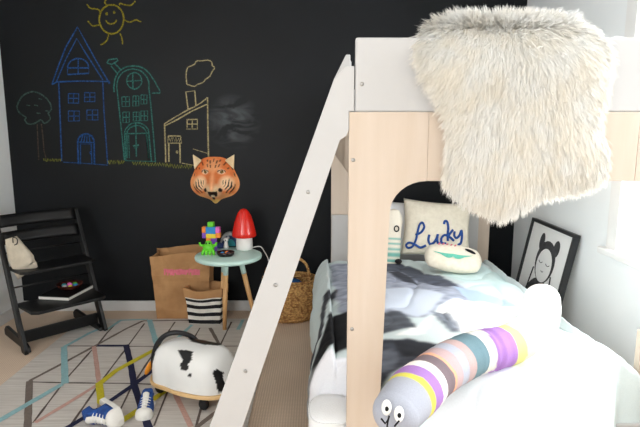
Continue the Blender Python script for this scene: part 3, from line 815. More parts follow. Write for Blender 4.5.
# ---- long striped snake toy
sn = [((388, 424), .575), ((405, 402), .585), ((424, 384), .585), ((446, 366), .585), ((470, 354), .58), ((492, 349), .575), ((511, 344), .575), ((527, 336), .575), ((538, 322), .58), ((542, 306), .585), ((541, 294), .59)]
ctr = smooth_line([onZ(a[0], a[1], z) for a, z in sn], 10)
L_ = [0]
for a, b_ in zip(ctr[:-1], ctr[1:]): L_.append(L_[-1] + (b_ - a).length)
LT = L_[-1]
def srad(t):
    r = 0.077 - 0.004 * min(1, t / .2)
    if t < 0.12: r *= 0.55 + 0.45 * (t / 0.12) ** 0.5
    if t > 0.94: r *= math.sqrt(max(0.04, 1 - ((t - 0.94) / 0.062) ** 2))
    return r
nseg = 260; spts = []; srs = []; st_ = []
for k in range(nseg + 1):
    t = k / nseg; d = t * LT; i = max(0, min(len(L_) - 2, int(np.searchsorted(L_, d)) - 1)); f = (d - L_[i]) / max(1e-6, L_[i + 1] - L_[i])
    spts.append(ctr[i].lerp(ctr[i + 1], f)); wr = 0.0
    if 0.20 < t < 0.62: wr = 0.010 * math.sin(t * 190) * (1 if 0.36 < t < 0.5 else .4)
    srs.append(srad(t) * (1 + wr) + (0.0022 * math.sin(t * 260) if 0.40 < t < 0.47 else 0)); st_.append(t)
# round off the nose
for k in range(10):
    a = k / 10; srs[k] = srad(st_[10]) * math.sqrt(1 - (1 - a) ** 2) * 0.98 + 0.002
seg_ = 28
snake = thing('plush_snake', 'long stuffed fabric snake in patchwork stripes with grey head lying across the bed', 'soft toy', tuple(spts[60] - Vector((0, 0, .08))))
mb = MB(); mb.tube(spts, srs, seg_, flat=0.92)
for k, p in enumerate(mb.v):
    if k >= (nseg + 1) * seg_: break
    i = k // seg_; ax = spts[i]; q = (p - ax)
    mb.v[k] = ax + q * (1 + 0.05 * fbm(p, 7, 3))
def t_of(px, py):
    q = onZ(px, py, .612); i = min(range(len(ctr)), key=lambda k: (ctr[k].xy - q.xy).length); return L_[i] / LT
BANDS = [(t_of(413, 392), (164, 168, 180)), (t_of(417, 389), (210, 202, 92)), (t_of(425, 382), (158, 118, 184)), (t_of(432, 377), (232, 226, 220)), (t_of(442, 370), (116, 102, 108)), (t_of(444.5, 368), (222, 164, 132)), (t_of(452, 363), (182, 158, 160)), (t_of(460, 359), (168, 172, 186)), (t_of(468, 355), (182, 158, 156)),
         (t_of(486, 350), (104, 132, 142)), (t_of(497, 348), (228, 228, 222)), (t_of(515, 342), (166, 124, 194)), (t_of(520, 339), (220, 216, 140)), (t_of(527, 334), (228, 226, 190)), (0.955, (240, 240, 234)), (1.01, (214, 196, 184))]
def snake_paint(co):
    n = len(co); t = np.repeat(np.array(st_), seg_)[:n]
    t = t + np.array([0.006 * fbm(tuple(p), 8, 2) for p in co])
    c = np.empty((n, 3)); prev = -1
    for b_, colr in BANDS:
        k = (t > prev) & (t <= b_); c[k] = lin(colr); prev = b_
    return c
M['snake'] = vm('patchwork_velour', .85, .15, 260, vary=.10)
mb.build('body', M['snake'], snake, True, paint=snake_paint)
M['felt_white'] = pm('white_felt', (240, 240, 236), None, 60, .95); M['felt_black'] = pm('black_felt', (20, 20, 22), None, 60, .9)
def snake_surf(px, py):
    """first hit of a sight line with the snake head (for sewing on the eyes)"""
    r_ = ray(px, py).normalized(); best = None
    for i in range(0, 60):
        c_ = spts[i]; t = (c_ - CAM).dot(r_); q = CAM + r_ * t; d2 = (q - c_).length; rr_ = srs[i]
        if d2 < rr_:
            tt = t - math.sqrt(rr_ ** 2 - d2 ** 2)
            if best is None or tt < best: best = tt
    if best is None: best = (spts[12] - CAM).dot(r_)
    return CAM + r_ * best
for (ex, ey) in ((386.5, 407.5), (399, 414)):
    p = snake_surf(ex, ey); nrm = (CAM - p).normalized(); upv = Vector((0, 0, 1)); sd = upv.cross(nrm).normalized(); u2 = nrm.cross(sd)
    T = Matrix((sd, u2, nrm)).transposed().to_4x4(); T.translation = p
    e = MB().ball((0, 0, 0), (0.0125, 0.019, 0.009), T=T).build('eye', M['felt_white'], snake, True)
    MB().ball((0.001, -0.003, 0.008), (0.005, 0.006, 0.003), T=T).build('pupil', M['felt_black'], e, True)
mb = MB()
for q in (((381, 419), (385, 424), (388, 420), (389, 416)), ((388, 420), (387, 427), (391, 432)), ((394, 427), (399, 421))):
    mb.tube([snake_surf(a, b_) + Vector((0, -.003, .003)) for a, b_ in q], 0.0025, 5)
mb.build('whisker', M['felt_black'], snake, True)

# white fabric pouf on the floor at the left foot corner of the bed
pf = thing('pouf', 'white rounded fabric pouf on the floor at the left foot corner of the bed', 'pouf', (0.045, 1.70, 0))
PW, PD = 0.078, 0.10
ztp_ = 0.345
def pouf_ring(k_, z, n_=48):
    out = []
    for k in range(n_):
        a = 2 * PI * k / n_; c_, s_2 = math.cos(a), math.sin(a); out.append((math.copysign(abs(c_) ** .7, c_) * PW * k_, math.copysign(abs(s_2) ** .7, s_2) * PD * k_, z))
    return out
mb = MB(); rr_ = [(.86, 0), (.95, .03), (1.0, .12), (1.0, .25), (.985, ztp_ - .035), (.94, ztp_ - .012), (.86, ztp_), (.5, ztp_ + .008), (.0, ztp_ + .010)]
vs = [p for k_, z in rr_ for p in pouf_ring(k_, z)]
mb.add(vs, [(j * 48 + i, j * 48 + (i + 1) % 48, (j + 1) * 48 + (i + 1) % 48, (j + 1) * 48 + i) for j in range(len(rr_) - 1) for i in range(48)] + [tuple(range(47, -1, -1))], 0, True)
mb.build('cover', M['linen_white'], pf, merge=.0002)
MB().tube(pouf_ring(.95, ztp_ - .012), .004, 6, closed=True).build('piping', M['linen_white'], pf)

# ================================================================== SHEEPSKIN
SO = [(422, 38), (420, 60), (427, 80), (442, 100), (449, 125), (448, 150), (444, 174), (457, 192), (481, 204), (497, 212), (513, 207), (538, 191), (573, 185), (596, 176), (601, 163), (599, 140), (592, 125), (594, 105), (599, 80), (603, 50), (599, 28), (587, 17), (560, 14), (530, 13), (500, 14), (470, 13), (447, 17), (431, 26)]
SP = [(onY(a, b_, BY).x, onY(a, b_, BY).z) for a, b_ in SO]
dense = []
for i in range(len(SP)):
    a, b_ = SP[i], SP[(i + 1) % len(SP)]
    for k in range(4): t = k / 4; dense.append((a[0] + (b_[0] - a[0]) * t, a[1] + (b_[1] - a[1]) * t))
scx, scz = onY(520, 105, BY).x, onY(520, 105, BY).z
def fleece_pt(x, z, s):
    y = BY - 0.008 - 0.03 * (1 - s ** 4)
    over = max(0, z - (zguard - 0.08)); y += over * over * 6.0
    return Vector((x, y, z))
skin = thing('sheepskin', 'fluffy cream sheepskin draped over the guard panel of the top bunk', 'sheepskin', (scx, BY - 0.01, onY(497, 212, BY).z))
nd = len(dense); vs = []; fs = []; rings = 12
for j in range(rings + 1):
    s = j / rings
    for (x, z) in dense: vs.append(fleece_pt(scx + (x - scx) * s, scz + (z - scz) * s, s))
for j in range(rings):
    for i in range(nd):
        i2 = (i + 1) % nd; fs.append((j * nd + i, j * nd + i2, (j + 1) * nd + i2, (j + 1) * nd + i))
M['fleece_skin'] = pm('sheepskin_hide', (250, 245, 232), (246, 240, 224), 20, .95)
mb = MB(); mb.add(vs, fs, 0, True); mb.build('hide', M['fleece_skin'], skin, True, merge=0.0002, solid=0.004)
NS = 60000
pz = np.array(dense); mn, mx_ = pz.min(0), pz.max(0)
pts = rng.uniform(mn, mx_, (NS * 2, 2)); pts = pts[inpoly(pts, dense)][:NS]
n = len(pts)
cidx = rng.choice(n, 2600, replace=False); cen = pts[cidx]
near = np.empty(n, int)
for k in range(0, n, 4000):
    d = ((pts[k:k + 4000, None, :] - cen[None]) ** 2).sum(2); near[k:k + 4000] = d.argmin(1)
rel = pts - np.array([scx, scz])
# s = relative radius towards the outline
ang_d = np.arctan2(pz[:, 1] - scz, pz[:, 0] - scx); rad_d = np.hypot(pz[:, 0] - scx, pz[:, 1] - scz); o_ = np.argsort(ang_d)
def rel_s(P):
    q = P - np.array([scx, scz]); return np.clip(np.hypot(q[:, 0], q[:, 1]) / np.interp(np.arctan2(q[:, 1], q[:, 0]), ang_d[o_], rad_d[o_], period=2 * PI), 0, 1)
sv = rel_s(pts); sc_ = rel_s(cen)
def roots(P, s):
    y = BY - 0.008 - 0.03 * (1 - s ** 4); over = np.maximum(0, P[:, 1] - (zguard - 0.08)); return np.stack([P[:, 0], y + over * over * 6.0, P[:, 1]], 1)
def tipdir(P, s, amp, r):
    q = P - np.array([scx, scz]); q = q / (np.linalg.norm(q, axis=1)[:, None] + 1e-6)
    nrm = np.zeros((len(P), 3)); nrm[:, 1] = -1
    top = np.clip((P[:, 1] - (zguard + 0.015)) / 0.06, 0, 1); nrm[:, 2] += top * 1.0
    e = (s ** 3)[:, None]
    d = nrm * (0.44 + 0.1 * e) + np.stack([q[:, 0], 0 * s, q[:, 1]], 1) * (0.20 + 0.75 * e)
    d[:, 2] -= 0.95 * (1 - top)
    d += r.normal(0, amp, d.shape)
    return d / np.linalg.norm(d, axis=1)[:, None]
cdir = tipdir(cen, sc_, 0.20, rng); clen = rng.uniform(0.040, 0.056, len(cen))
ctip = roots(cen, sc_) + cdir * clen[:, None]
r0 = roots(pts, sv); dr = tipdir(pts, sv, 0.20, rng); ln = rng.uniform(0.034, 0.058, n)
tip = r0 + dr * ln[:, None]; tip = tip * 0.62 + (ctip[near] + rng.normal(0, 0.004, (n, 3))) * 0.38
vs = []; nst = 4
ctrl = r0 + (tip - r0) * 0.5 + np.array([0, -0.012, 0.006]) + rng.normal(0, 0.003, (n, 3))
q = pts - np.array([scx, scz]); top_ = np.clip((pts[:, 1] - (zguard - .12)) / .12, 0, 1); e_ = sv ** 3
nv3 = np.stack([q[:, 0] / .28 * e_ * .8, -np.ones(n), top_ * .35 + q[:, 1] / .28 * e_ * .3], 1) + rng.normal(0, .10, (n, 3)); nv3 /= np.linalg.norm(nv3, axis=1)[:, None]
side = np.cross(tip - r0, nv3 + rng.normal(0, .35, (n, 3))); side /= np.linalg.norm(side, axis=1)[:, None] + 1e-9
allv = np.empty((n, 2 * nst + 1, 3))
for k in range(nst + 1):
    t = k / nst; p = r0 * (1 - t) ** 2 + ctrl * 2 * t * (1 - t) + tip * t * t
    w = 0.0012 * (1 - 0.7 * t)
    if k < nst: allv[:, 2 * k] = p + side * w; allv[:, 2 * k + 1] = p - side * w
    else: allv[:, 2 * nst] = p
W_ = np.array(WM[skin].inverted()); V = allv.reshape(-1, 3) @ W_[:3, :3].T + W_[:3, 3]
base = np.arange(n)[:, None] * (2 * nst + 1)
quads = np.concatenate([base + np.array([2 * k, 2 * k + 1, 2 * k + 3, 2 * k + 2]) for k in range(nst - 1)], 0)
tris = base + np.array([2 * nst - 2, 2 * nst - 1, 2 * nst])
me = bpy.data.meshes.new('fleece'); me.from_pydata(V.tolist(), [], quads.tolist() + tris.tolist())
fm, nt, b = newmat('wool_fibre'); N = nt.nodes; Lk = nt.links
df = N.new('ShaderNodeBsdfDiffuse'); tl_ = N.new('ShaderNodeBsdfTranslucent'); msx = N.new('ShaderNodeMixShader'); msx.inputs[0].default_value = 0.55
tc = N.new('ShaderNodeTexCoord'); nz = N.new('ShaderNodeTexNoise'); nz.inputs['Scale'].default_value = 14; Lk.new(tc.outputs['Object'], nz.inputs['Vector'])
rp = N.new('ShaderNodeValToRGB'); rp.color_ramp.elements[0].position = .35; rp.color_ramp.elements[1].position = .65
rp.color_ramp.elements[0].color = lin((255, 251, 242)) + (1,); rp.color_ramp.elements[1].color = lin((255, 254, 250)) + (1,)
Lk.new(nz.outputs['Fac'], rp.inputs['Fac'])
for q in (df, tl_): Lk.new(rp.outputs[0], q.inputs['Color'])
Lk.new(df.outputs[0], msx.inputs[1]); Lk.new(tl_.outputs[0], msx.inputs[2]); Lk.new(msx.outputs[0], N['Material Output'].inputs['Surface'])
na = me.attributes.new('fibre_normal', 'FLOAT_VECTOR', 'POINT'); na.data.foreach_set('vector', np.repeat(nv3, 2 * nst + 1, 0).astype(np.float32).ravel())
an = N.new('ShaderNodeAttribute'); an.attribute_name = 'fibre_normal'; Lk.new(an.outputs['Vector'], df.inputs['Normal'])
me.materials.append(fm); me.polygons.foreach_set('use_smooth', [True] * len(me.polygons)); me.update()
fo = bpy.data.objects.new('fleece', me); COL.objects.link(fo); fo.parent = skin

# ================================================================== HIGH CHAIR
p0 = onZ(27, 355, 0); p1 = onZ(104, 331, 0)
wv = Vector((p1.x - p0.x, p1.y - p0.y, 0)); wl = wv.length
aw = math.atan2(wv.y, wv.x) - R(4)
chair = thing('high_chair', 'black wooden stepped child chair standing in the left corner', 'chair', (p0.x, p0.y, 0), aw)
# local frame: +x along the width (left foot to right foot), +y towards the back
CW = wl
up_d = 0.335; up_h = 0.785
def up_y(z): return up_d * z / up_h
for x in (0.0, CW):
    sx = 1 if x == 0 else -1
    T = Matrix.Translation((x, 0, 0))
    MB().prism([(0, 0.0), (0.055, 0), (up_d + 0.05, up_h - 0.01), (up_d + 0.03, up_h), (up_d - 0.0, up_h - 0.005), (0, 0.025)], -0.011, 0.011,
               T=Matrix.Translation((x, 0, 0)) @ Matrix.Rotation(PI / 2, 4, 'Z')).build('upright', M['black_lacquer'], chair, bevel=0.003)
    MB().prism([(0.02, 0), (0.44, 0), (0.445, 0.035), (0.41, 0.065), (0.38, 0.065), (0.07, 0.045), (0.03, 0.03)], -0.010, 0.010,
               T=Matrix.Translation((x + sx * 0.022, 0, 0)) @ Matrix.Rotation(PI / 2, 4, 'Z')).build('floor_runner', M['black_lacquer'], chair, bevel=0.003)
def plate(z, depth, front, name):
    mb = MB(); y1 = up_y(z) + 0.05; y0 = y1 - depth
    pts = [(0.013, y1), (CW - 0.013, y1), (CW - 0.013, up_y(z)), (CW - 0.02, y0 + 0.03), (CW - 0.05, y0), (0.05, y0), (0.02, y0 + 0.03), (0.013, up_y(z))]
    n_ = len(pts); mb.add([(a, b_, z - 0.011) for a, b_ in pts] + [(a, b_, z + 0.007) for a, b_ in pts],
                          [tuple(range(n_ - 1, -1, -1)), tuple(range(n_, 2 * n_))] + [(i, (i + 1) % n_, n_ + (i + 1) % n_, n_ + i) for i in range(n_)])
    mb.build(name, M['black_lacquer'], chair, bevel=0.004); return y0, y1
sy0, sy1 = plate(0.475, 0.22, 0, 'seat')
fy0, fy1 = plate(0.265, 0.26, 0, 'footrest')
for z in (0.745, 0.645):
    mb = MB()
    mb.grid(lambda u, v, z=z: (0.011 + (CW - 0.022) * u, up_y(z) + 0.03 + 0.035 * math.sin(u * PI) + (v - .5) * 0.03, z - 0.036 + 0.072 * v), 16, 3)
    mb.build('backrest', M['black_lacquer'], chair, solid=0.014)
MB().bar((0.01, 0.10, 0.075), (CW - 0.01, 0.10, 0.075), 0.022, 0.07).build('cross_bar', M['black_lacquer'], chair, bevel=0.003)
for z in (0.36, 0.56):
    MB().tube([(0.0, up_y(z) + 0.045, z), (CW, up_y(z) + 0.045, z)], 0.005, 8).build('tie_rod', M['black_lacquer'], chair)
WMc = WM[chair]
# drawstring bag hanging on the left upright
sk = onY(17, 262, 2.98)
ck = WMc @ Vector((0.03, up_y(0.6) - 0.035, 0.62))
bagT = Matrix.Translation(onY(18, 256, ck.y - 0.02)) @ Matrix.Rotation(R(-16), 4, 'Y')
sbag = thing('drawstring_bag', 'small unbleached cotton drawstring bag hanging on the left of the black chair', 'bag', tuple(bagT.translation))
def sack(u, v):
    a = 2 * PI * u; z = -0.115 + 0.23 * v
    w = 0.070 * (1 - 0.55 * max(0, (v - .45) / .55) ** 1.3); th = 0.034 * math.sin(min(1, v / .3 + .12) * PI / 2) * (1 - .35 * v)
    k = 1 + 0.08 * fbm((math.cos(a), math.sin(a), v * 3), 2)
    x = math.copysign(abs(math.cos(a)) ** .6, math.cos(a)) * w * k; y = math.copysign(abs(math.sin(a)) ** .8, math.sin(a)) * th * k
    return bagT @ Vector((x + 0.018 * (1 - v), y, z + 0.02 * x / .07 * (v < .2)))
mb = MB(); mb.grid(sack, 28, 18, closed_u=True)
n_ = 28; mb.f.append(list(range(n_))[::-1]); mb.m.append(0); mb.s.append(True); mb.f.append([18 * n_ + k for k in range(n_)]); mb.m.append(0); mb.s.append(True)
mb.build('pouch', M['sack'], sbag, True)
mb = MB(); mb.tube([bagT @ Vector(p) for p in smooth_line([(0.02, -.03, .085), (0.035, -.035, .115), (0.05, -.03, .10), (0.045, -.035, .075), (.025, -.035, .07)], 5)], 0.003, 6)
mb.build('drawstring', M['black_plastic'], sbag, True)
# book on the footrest
bq = onZ(66, 294, .273)
bT = Matrix.Translation((bq.x, bq.y + .01, .2728)) @ Matrix.Rotation(R(-8), 4, 'Z')
book = thing('book', 'large black book with white page edges lying on the chair footrest', 'book', tuple(bT.translation))
w_, d_, h_ = 0.205, 0.27, 0.022
MB().bbox(-w_ / 2 + .004, w_ / 2 - .003, -d_ / 2 + .003, d_ / 2 - .003, .002, h_ - .002, T=bT).build('pages', M['paper_white'], book, True)
mb = MB(); mb.bbox(-w_ / 2, w_ / 2, -d_ / 2, d_ / 2, 0, .002, T=bT); mb.bbox(-w_ / 2, w_ / 2, -d_ / 2, d_ / 2, h_ - .002, h_, T=bT); mb.bbox(-w_ / 2, -w_ / 2 + .003, -d_ / 2, d_ / 2, .002, h_ - .002, T=bT)
mb.build('cover', M['black_lacquer'], book, True)
# bowl of bits on the book
bq = onZ(70, 287.5, .273 + h_ + .01); bw = Vector((bq.x, bq.y, .2728 + h_ + .0005))
bowlT = Matrix.Translation(bw)
bowl = MB().lathe([(0.0, 0.0), (0.035, 0.0), (0.06, 0.012), (0.078, 0.034), (0.080, 0.036), (0.077, 0.037), (0.058, 0.016), (0.034, 0.005), (0, 0.005)], 32, T=bowlT)
tag(bowl.build('bowl', M['dish']), 'shallow reddish brown bowl of small toys on the black book', 'bowl')
for k, (cn, lb) in enumerate((('blue', 'bright blue'), ('green', 'green'), ('red', 'red'), ('teal', 'teal'), ('grey', 'pale grey'), ('yellow', 'yellow'), ('pink', 'pink'))):
    a = 2 * PI * k / 6; r_ = 0.036 if k < 6 else 0.0
    o = MB().ball((0, 0, 0), (0.017, 0.014, 0.012), 12, 8, T=Matrix.Translation(bw + Vector((r_ * math.cos(a), r_ * math.sin(a), 0.024 if k < 6 else .030))) @ Matrix.Rotation(a, 4, 'Z'))
    tag(o.build('bead', M['toy_' + cn]), 'small %s bead lying in the brown bowl on the book' % lb, 'bead', 'beads in the brown bowl')

# ================================================================== SIDE TABLE
TH = 0.022
tc_ = onZ(228.5, 254.5, 0.49 + TH); tr0 = 0.212
tx, ty = tc_.x, min(tc_.y, YW - tr0 - 0.02)
table = thing('side_table', 'round mint topped side table on three wooden legs', 'table', (tx, ty, 0))
MB().lathe([(a, b_ + TH) for a, b_ in ((0, .462), (tr0 - .012, .462), (tr0 - .002, .468), (tr0, .478), (tr0 - .002, .488), (tr0 - .010, .492), (0, .492))], 56).build('table_top', M['mint'], table)
ff = [onZ(224.5, 331, 0), onZ(252, 314, 0), None]
feet = [(ff[0].x - tx, ff[0].y - ty), (0.165, 0.07), (-0.09, 0.15)]
for (a, b_) in feet:
    top = Vector((a * 0.42, b_ * 0.42, 0.462 + TH)); bot = Vector((a, b_, 0)); mid = top.lerp(bot, 0.22)
    lg = MB().tube([mid, bot], [0.0165, 0.0125], 14).build('leg', M['wood_leg'], table)
    MB().tube([top, mid], [0.0175, 0.0168], 14).build('leg_collar', M['mint'], lg)
ZT = 0.4925 + TH
# lamp
lc = onZ(244.5, 249, ZT)
lamp = thing('table_lamp', 'toadstool lamp with glossy red cone shade and white base on the side table', 'lamp', (lc.x, lc.y, ZT))
MB().lathe([(0, 0), (.052, 0), (.055, .004), (.053, .10), (0, .10)], 36).build('lamp_base', M['white_plastic'], lamp)
MB().lathe([(.0, .088), (.076, .086), (.081, .094), (.078, .115), (.070, .15), (.060, .19), (.049, .225), (.036, .25), (.02, .268), (0, .273)], 40).build('lamp_shade', M['red_shade'], lamp)
cpts = [Vector((lc.x + .05, lc.y + .02, ZT + .006)), Vector((lc.x + .10, lc.y + .03, ZT + .010)), onY(264, 251, lc.y + .06), onY(269, 262, lc.y + .09), onY(272, 285, YW - .05), onY(276, 305, YW - .04)]
cpts[2].z = min(cpts[2].z, ZT + .02)
mb = MB(); mb.tube(smooth_line(cpts, 6), 0.0035, 6); mb.build('cord', M['white_plastic'], lamp, True)

# block robot
rb = onZ(211, 252, ZT); sc1 = (onY(231, 240, rb.y).x - onY(211, 240, rb.y).x) / 20
robot = thing('toy_robot', 'multicoloured block robot with green head standing on the side table', 'toy', (rb.x, rb.y + .03, ZT), R(-6))
u = sc1
def rbx(name, x0, x1, z0, z1, col, dy=0.035):
    MB().bbox(x0 * u, x1 * u, -dy / 2, dy / 2, z0 * u, z1 * u).build(name, M['toy_' + col], robot, bevel=0.003)
rbx('head', -3, 3, 25, 30, 'green'); rbx('torso', -5, 5, 18, 25, 'blue'); rbx('belly', -5, 5, 13.5, 18, 'yellow'); rbx('shoulder', -9, -5, 19, 25, 'orange'); rbx('shoulder', 5, 9, 19, 25, 'pink')
rbx('arm', -9, -5, 13.5, 19, 'purple'); rbx('arm', 5, 9.5, 14, 19, 'orange', .03); rbx('hip', -5, 0, 10, 13.5, 'orange'); rbx('hip', 0, 5, 10, 13.5, 'purple'); rbx('foot', -5, -.5, 0, 10, 'orange'); rbx('foot', .5, 5, 0, 10, 'purple')
# green creature
gc = onZ(209.5, 253.5, ZT)
cre = thing('toy_creature', 'lime green plastic creature with stubby legs at the front of the side table', 'toy', (gc.x, gc.y - .02, ZT))
cre.scale = (1.25, 1.25, 1.25)
mb = MB(); mb.ball((0, 0, .036), (.030, .024, .024)); mb.ball((0, 0, .058), (.018, .016, .014)); mb.build('body', M['toy_green'], cre)
for x in (-.024, -.008, .008, .024): MB().tube([(x * .8, -.008, .03), (x * 1.15, -.016, .012), (x * 1.25, -.02, 0.0)], [.009, .008, .006], 8).build('leg', M['toy_green'], cre)
for x in (-1, 1): MB().tube([(x * .02, -.004, .045), (x * .04, -.01, .05), (x * .042, -.012, .064)], [.008, .007, .006], 8).build('arm', M['toy_green'], cre)
for x in (-1, 1): MB().ball((x * .008, -.015, .060), .0045, 8, 6).build('eye', M['black_plastic'], cre)
# blue arched toy
ac = onZ(227, 247, ZT)
ac.x += .022
arch = thing('toy_arch', 'navy and teal arched toy with pale rim behind the lamp on the side table', 'toy', (ac.x - .01, ac.y + .05, ZT), R(8))
ap = lambda r, n_=14: [(r * math.cos(PI * k / n_), r * 1.35 * math.sin(PI * k / n_)) for k in range(n_ + 1)]
o1, o2 = ap(.068), ap(.056)
mb = MB(); mb.prism(o1 + o2[::-1], -.03, .03); mb.build('rim', M['toy_grey'], arch)
i2 = ap(.038); mb = MB(); mb.prism(o2 + i2[::-1], -.025, .025); mb.build('arch_body', M['toy_navy'], arch)
mb = MB(); mb.prism(i2, -.018, .018); mb.build('arch_centre', M['toy_teal'], arch)
bx_ = thing('toy_block', 'small blue building block lying between the green creature and the arched toy', 'toy', tuple(onZ(219.5, 248.5, ZT) + Vector((0, .02, 0))), R(24))
mb = MB(); mb.bbox(-.03, .03, -.016, .016, 0, .032); mb.build('brick', M['toy_navy'], bx_, bevel=.003)
mb = MB()
for x in (-.018, 0, .018): mb.lathe([(.006, .032), (.006, .037), (0, .037)], 10, T=Matrix.Translation((x, 0, 0)))
mb.build('stud', M['toy_navy'], bx_)
# dark dish
dc = onZ(226, 255.5, ZT)
dish = thing('dish', 'small dark glazed dish at the front edge of the side table', 'dish', (dc.x, dc.y - .01, ZT))
MB().lathe([(0, 0), (.042, 0), (.052, .008), (.056, .026), (.053, .027), (.048, .012), (0, .006)], 32, sy=.85).build('bowl', pm('black_glaze', (30, 22, 20), (16, 14, 14), 20, .2), dish)
MB().tube([(.0545 * math.cos(a), .0545 * .85 * math.sin(a), .0265) for a in [2 * PI * k / 32 for k in range(32)]], .0025, 6, closed=True).build('rim', M['dish'], dish)
for (x, y, cn, lb) in ((-.02, 0, 'blue', 'blue'), (.015, -.008, 'navy', 'dark blue'), (.005, .016, 'orange', 'orange')):
    o = MB().ball((dc.x + x, dc.y - .01 + y, ZT + .018), (.012, .010, .010), 10, 8); tag(o.build('bead', M['toy_' + cn]), '%s bead in the dark dish on the side table' % lb, 'bead', 'beads in the dark dish')
# little figurine
fc = onZ(225.5, 249, ZT)
fig = thing('figurine', 'tiny white animal figurine with grey ears standing behind the dark dish', 'figurine', (fc.x, fc.y + .025, ZT))
mb = MB(); mb.lathe([(0, 0), (.016, 0), (.018, .01), (.013, .03), (.010, .045), (0, .048)], 16); mb.ball((0, 0, .058), (.017, .015, .015)); mb.build('body', M['white_plastic'], fig)
for x in (-1, 1): MB().ball((x * .016, 0, .072), (.009, .004, .010), 10, 8).build('ear', M['toy_grey'], fig)
MB().ball((0, -.015, .056), .004, 8, 6).build('nose', M['black_plastic'], fig)

# ================================================================== PAPER BAG
pb0 = onZ(154, 317.5, 0); pb1 = onZ(205, 317.5, 0)
bw_ = pb1.x - pb0.x; pcx = (pb0.x + pb1.x) / 2; pby = pb0.y
zt = onY(180, 253, pby).z
bag = thing('paper_bag', 'large crumpled brown kraft paper bag with pink stamp against the black wall', 'bag', (pcx + .030, min(pby + 0.072, YW - .016 - .092), 0), 0)
def bag_y(x, z, v):
    return 0.010 * fbm((x, .3, z), 7, 3) * (.3 + v) - .007 * max(0, math.sin(z * 26 + x * 2)) ** 3 + .004 * fbm((x * 3, 1, z * 1.2), 9, 2)
def bag_ring(v):
    w = bw_ / 2 * (1 + 0.13 * v); d = 0.066 + 0.010 * v; out = []
    cs = [(-1, -1), (1, -1), (1, 1), (-1, 1)]; n_ = 14
    for k in range(4):
        a, b_ = cs[k], cs[(k + 1) % 4]
        for j in range(n_):
            t = j / n_; x = (a[0] + (b_[0] - a[0]) * t) * w; y = (a[1] + (b_[1] - a[1]) * t) * d
            if k in (1, 3): x -= math.copysign(0.030 * v * math.sin(t * PI), x)   # side gusset
            z = v * zt
            z += v ** 4 * (0.012 * (x / w) + 0.005 * math.sin(x * 14 + 1) + 0.022 * (y / d + 1) / 2 + 0.006 * fbm((x, y, 5), 6))
            x += 0.006 * fbm((y * 3, z, 2), 5, 2) * (.2 + v)
            y += min(.004, bag_y(x, z, v)) if y > 0 else bag_y(x, z, v)
            out.append(Vector((x, y, z)))
    return out
rings_ = [bag_ring(k / 22) for k in range(23)]
mb = MB(); n_ = len(rings_[0]); vs = [p for r_ in rings_ for p in r_]
fs = [(j * n_ + i, j * n_ + (i + 1) % n_, (j + 1) * n_ + (i + 1) % n_, (j + 1) * n_ + i) for j in range(22) for i in range(n_)]
fs.append(tuple(range(n_ - 1, -1, -1))); mb.add(vs, fs, 0, False)
mb.build('sack', M['kraft'], bag, solid=0.003)
mb = MB(); n_f = 15
vo = [p + Vector((0, -.005, .002)) for p in rings_[-1][:n_f]]; vl = [p + Vector((0, -.008, -.004 * math.sin(p.x * 30))) for p in rings_[-4][:n_f]]
mb.add(vo + vl, [(i, i + 1, n_f + i + 1, n_f + i) for i in range(n_f - 1)], 0, False); mb.build('folded_rim', M['kraft'], bag, solid=.002)
mb = MB(); zs = onY(180, 271, pby).z; x = -0.105
def stamp(p, q, wd=.0052):
    vs = []
    for k in range(7):
        t = k / 6; a = p[0] + (q[0] - p[0]) * t; b_ = p[1] + (q[1] - p[1]) * t; v = b_ / zt; d = Vector((q[1] - p[1], 0, -(q[0] - p[0]))).normalized() * wd
        y = -(0.066 + 0.010 * v) + bag_y(a, b_, v) - .0042; vs += [Vector((a, y, b_)) + d, Vector((a, y, b_)) - d]
    mb.add(vs, [(2 * k, 2 * k + 1, 2 * k + 3, 2 * k + 2) for k in range(6)])
while x < 0.135:
    w2 = random.uniform(.011, .017); h2 = random.uniform(.034, .044); b0 = zs - h2 / 2 + random.uniform(0, .006)
    stamp((x, b0), (x + random.uniform(-.003, .003), b0 + h2)); stamp((x + w2 * .7, b0 + h2 * random.choice((0, .4))), (x + w2 * .7, b0 + h2))
    stamp((x, b0 + h2 * random.choice((.1, .5, .9))), (x + w2 * .7, b0 + h2 * random.choice((.1, .5, .9)))); x += w2 + .005
mb.build('pink_stamp', M['pink_ink'], bag)

# striped fabric bin
sb = onZ(205, 326, 0)
sbin = thing('storage_bin', 'small black and white striped fabric bin with brown folded top', 'storage bin', (sb.x, sb.y + .085, 0), R(-5))
zb = onY(205, 290, sb.y).z; wb = (onY(222, 320, sb.y).x - onY(189, 320, sb.y).x) / 2
mb = MB(); rows = [0, .05, .16, .27, .37, .48, .58, .67, .74, .80]
def bin_ring(v, g=0.0):
    w = wb * (1 + .18 * v) + g; d = 0.075 * (1 + .18 * v) + g; z = v * zb; out = []
    cs = [(-1, -1), (1, -1), (1, 1), (-1, 1)]
    for k in range(4):
        a, b_ = cs[k], cs[(k + 1) % 4]
        for j in range(8):
            t = j / 8; x = (a[0] + (b_[0] - a[0]) * t); y = (a[1] + (b_[1] - a[1]) * t); e = 1 - .05 * (abs(x) * abs(y)) ** 3
            out.append(Vector((x * w * e + .004 * fbm((x, y, z * 9), 2), y * d * e + .004 * fbm((x + 4, y, z * 9), 2), z + .010 * v * math.sin(x * 3 + y))))
    return out
rg = [bin_ring(v) for v in rows]; n_ = 32
for j in range(len(rows) - 1): mb.add(rg[j] + rg[j + 1], [(i, (i + 1) % n_, n_ + (i + 1) % n_, n_ + i) for i in range(n_)], 1 if j % 2 else 0)
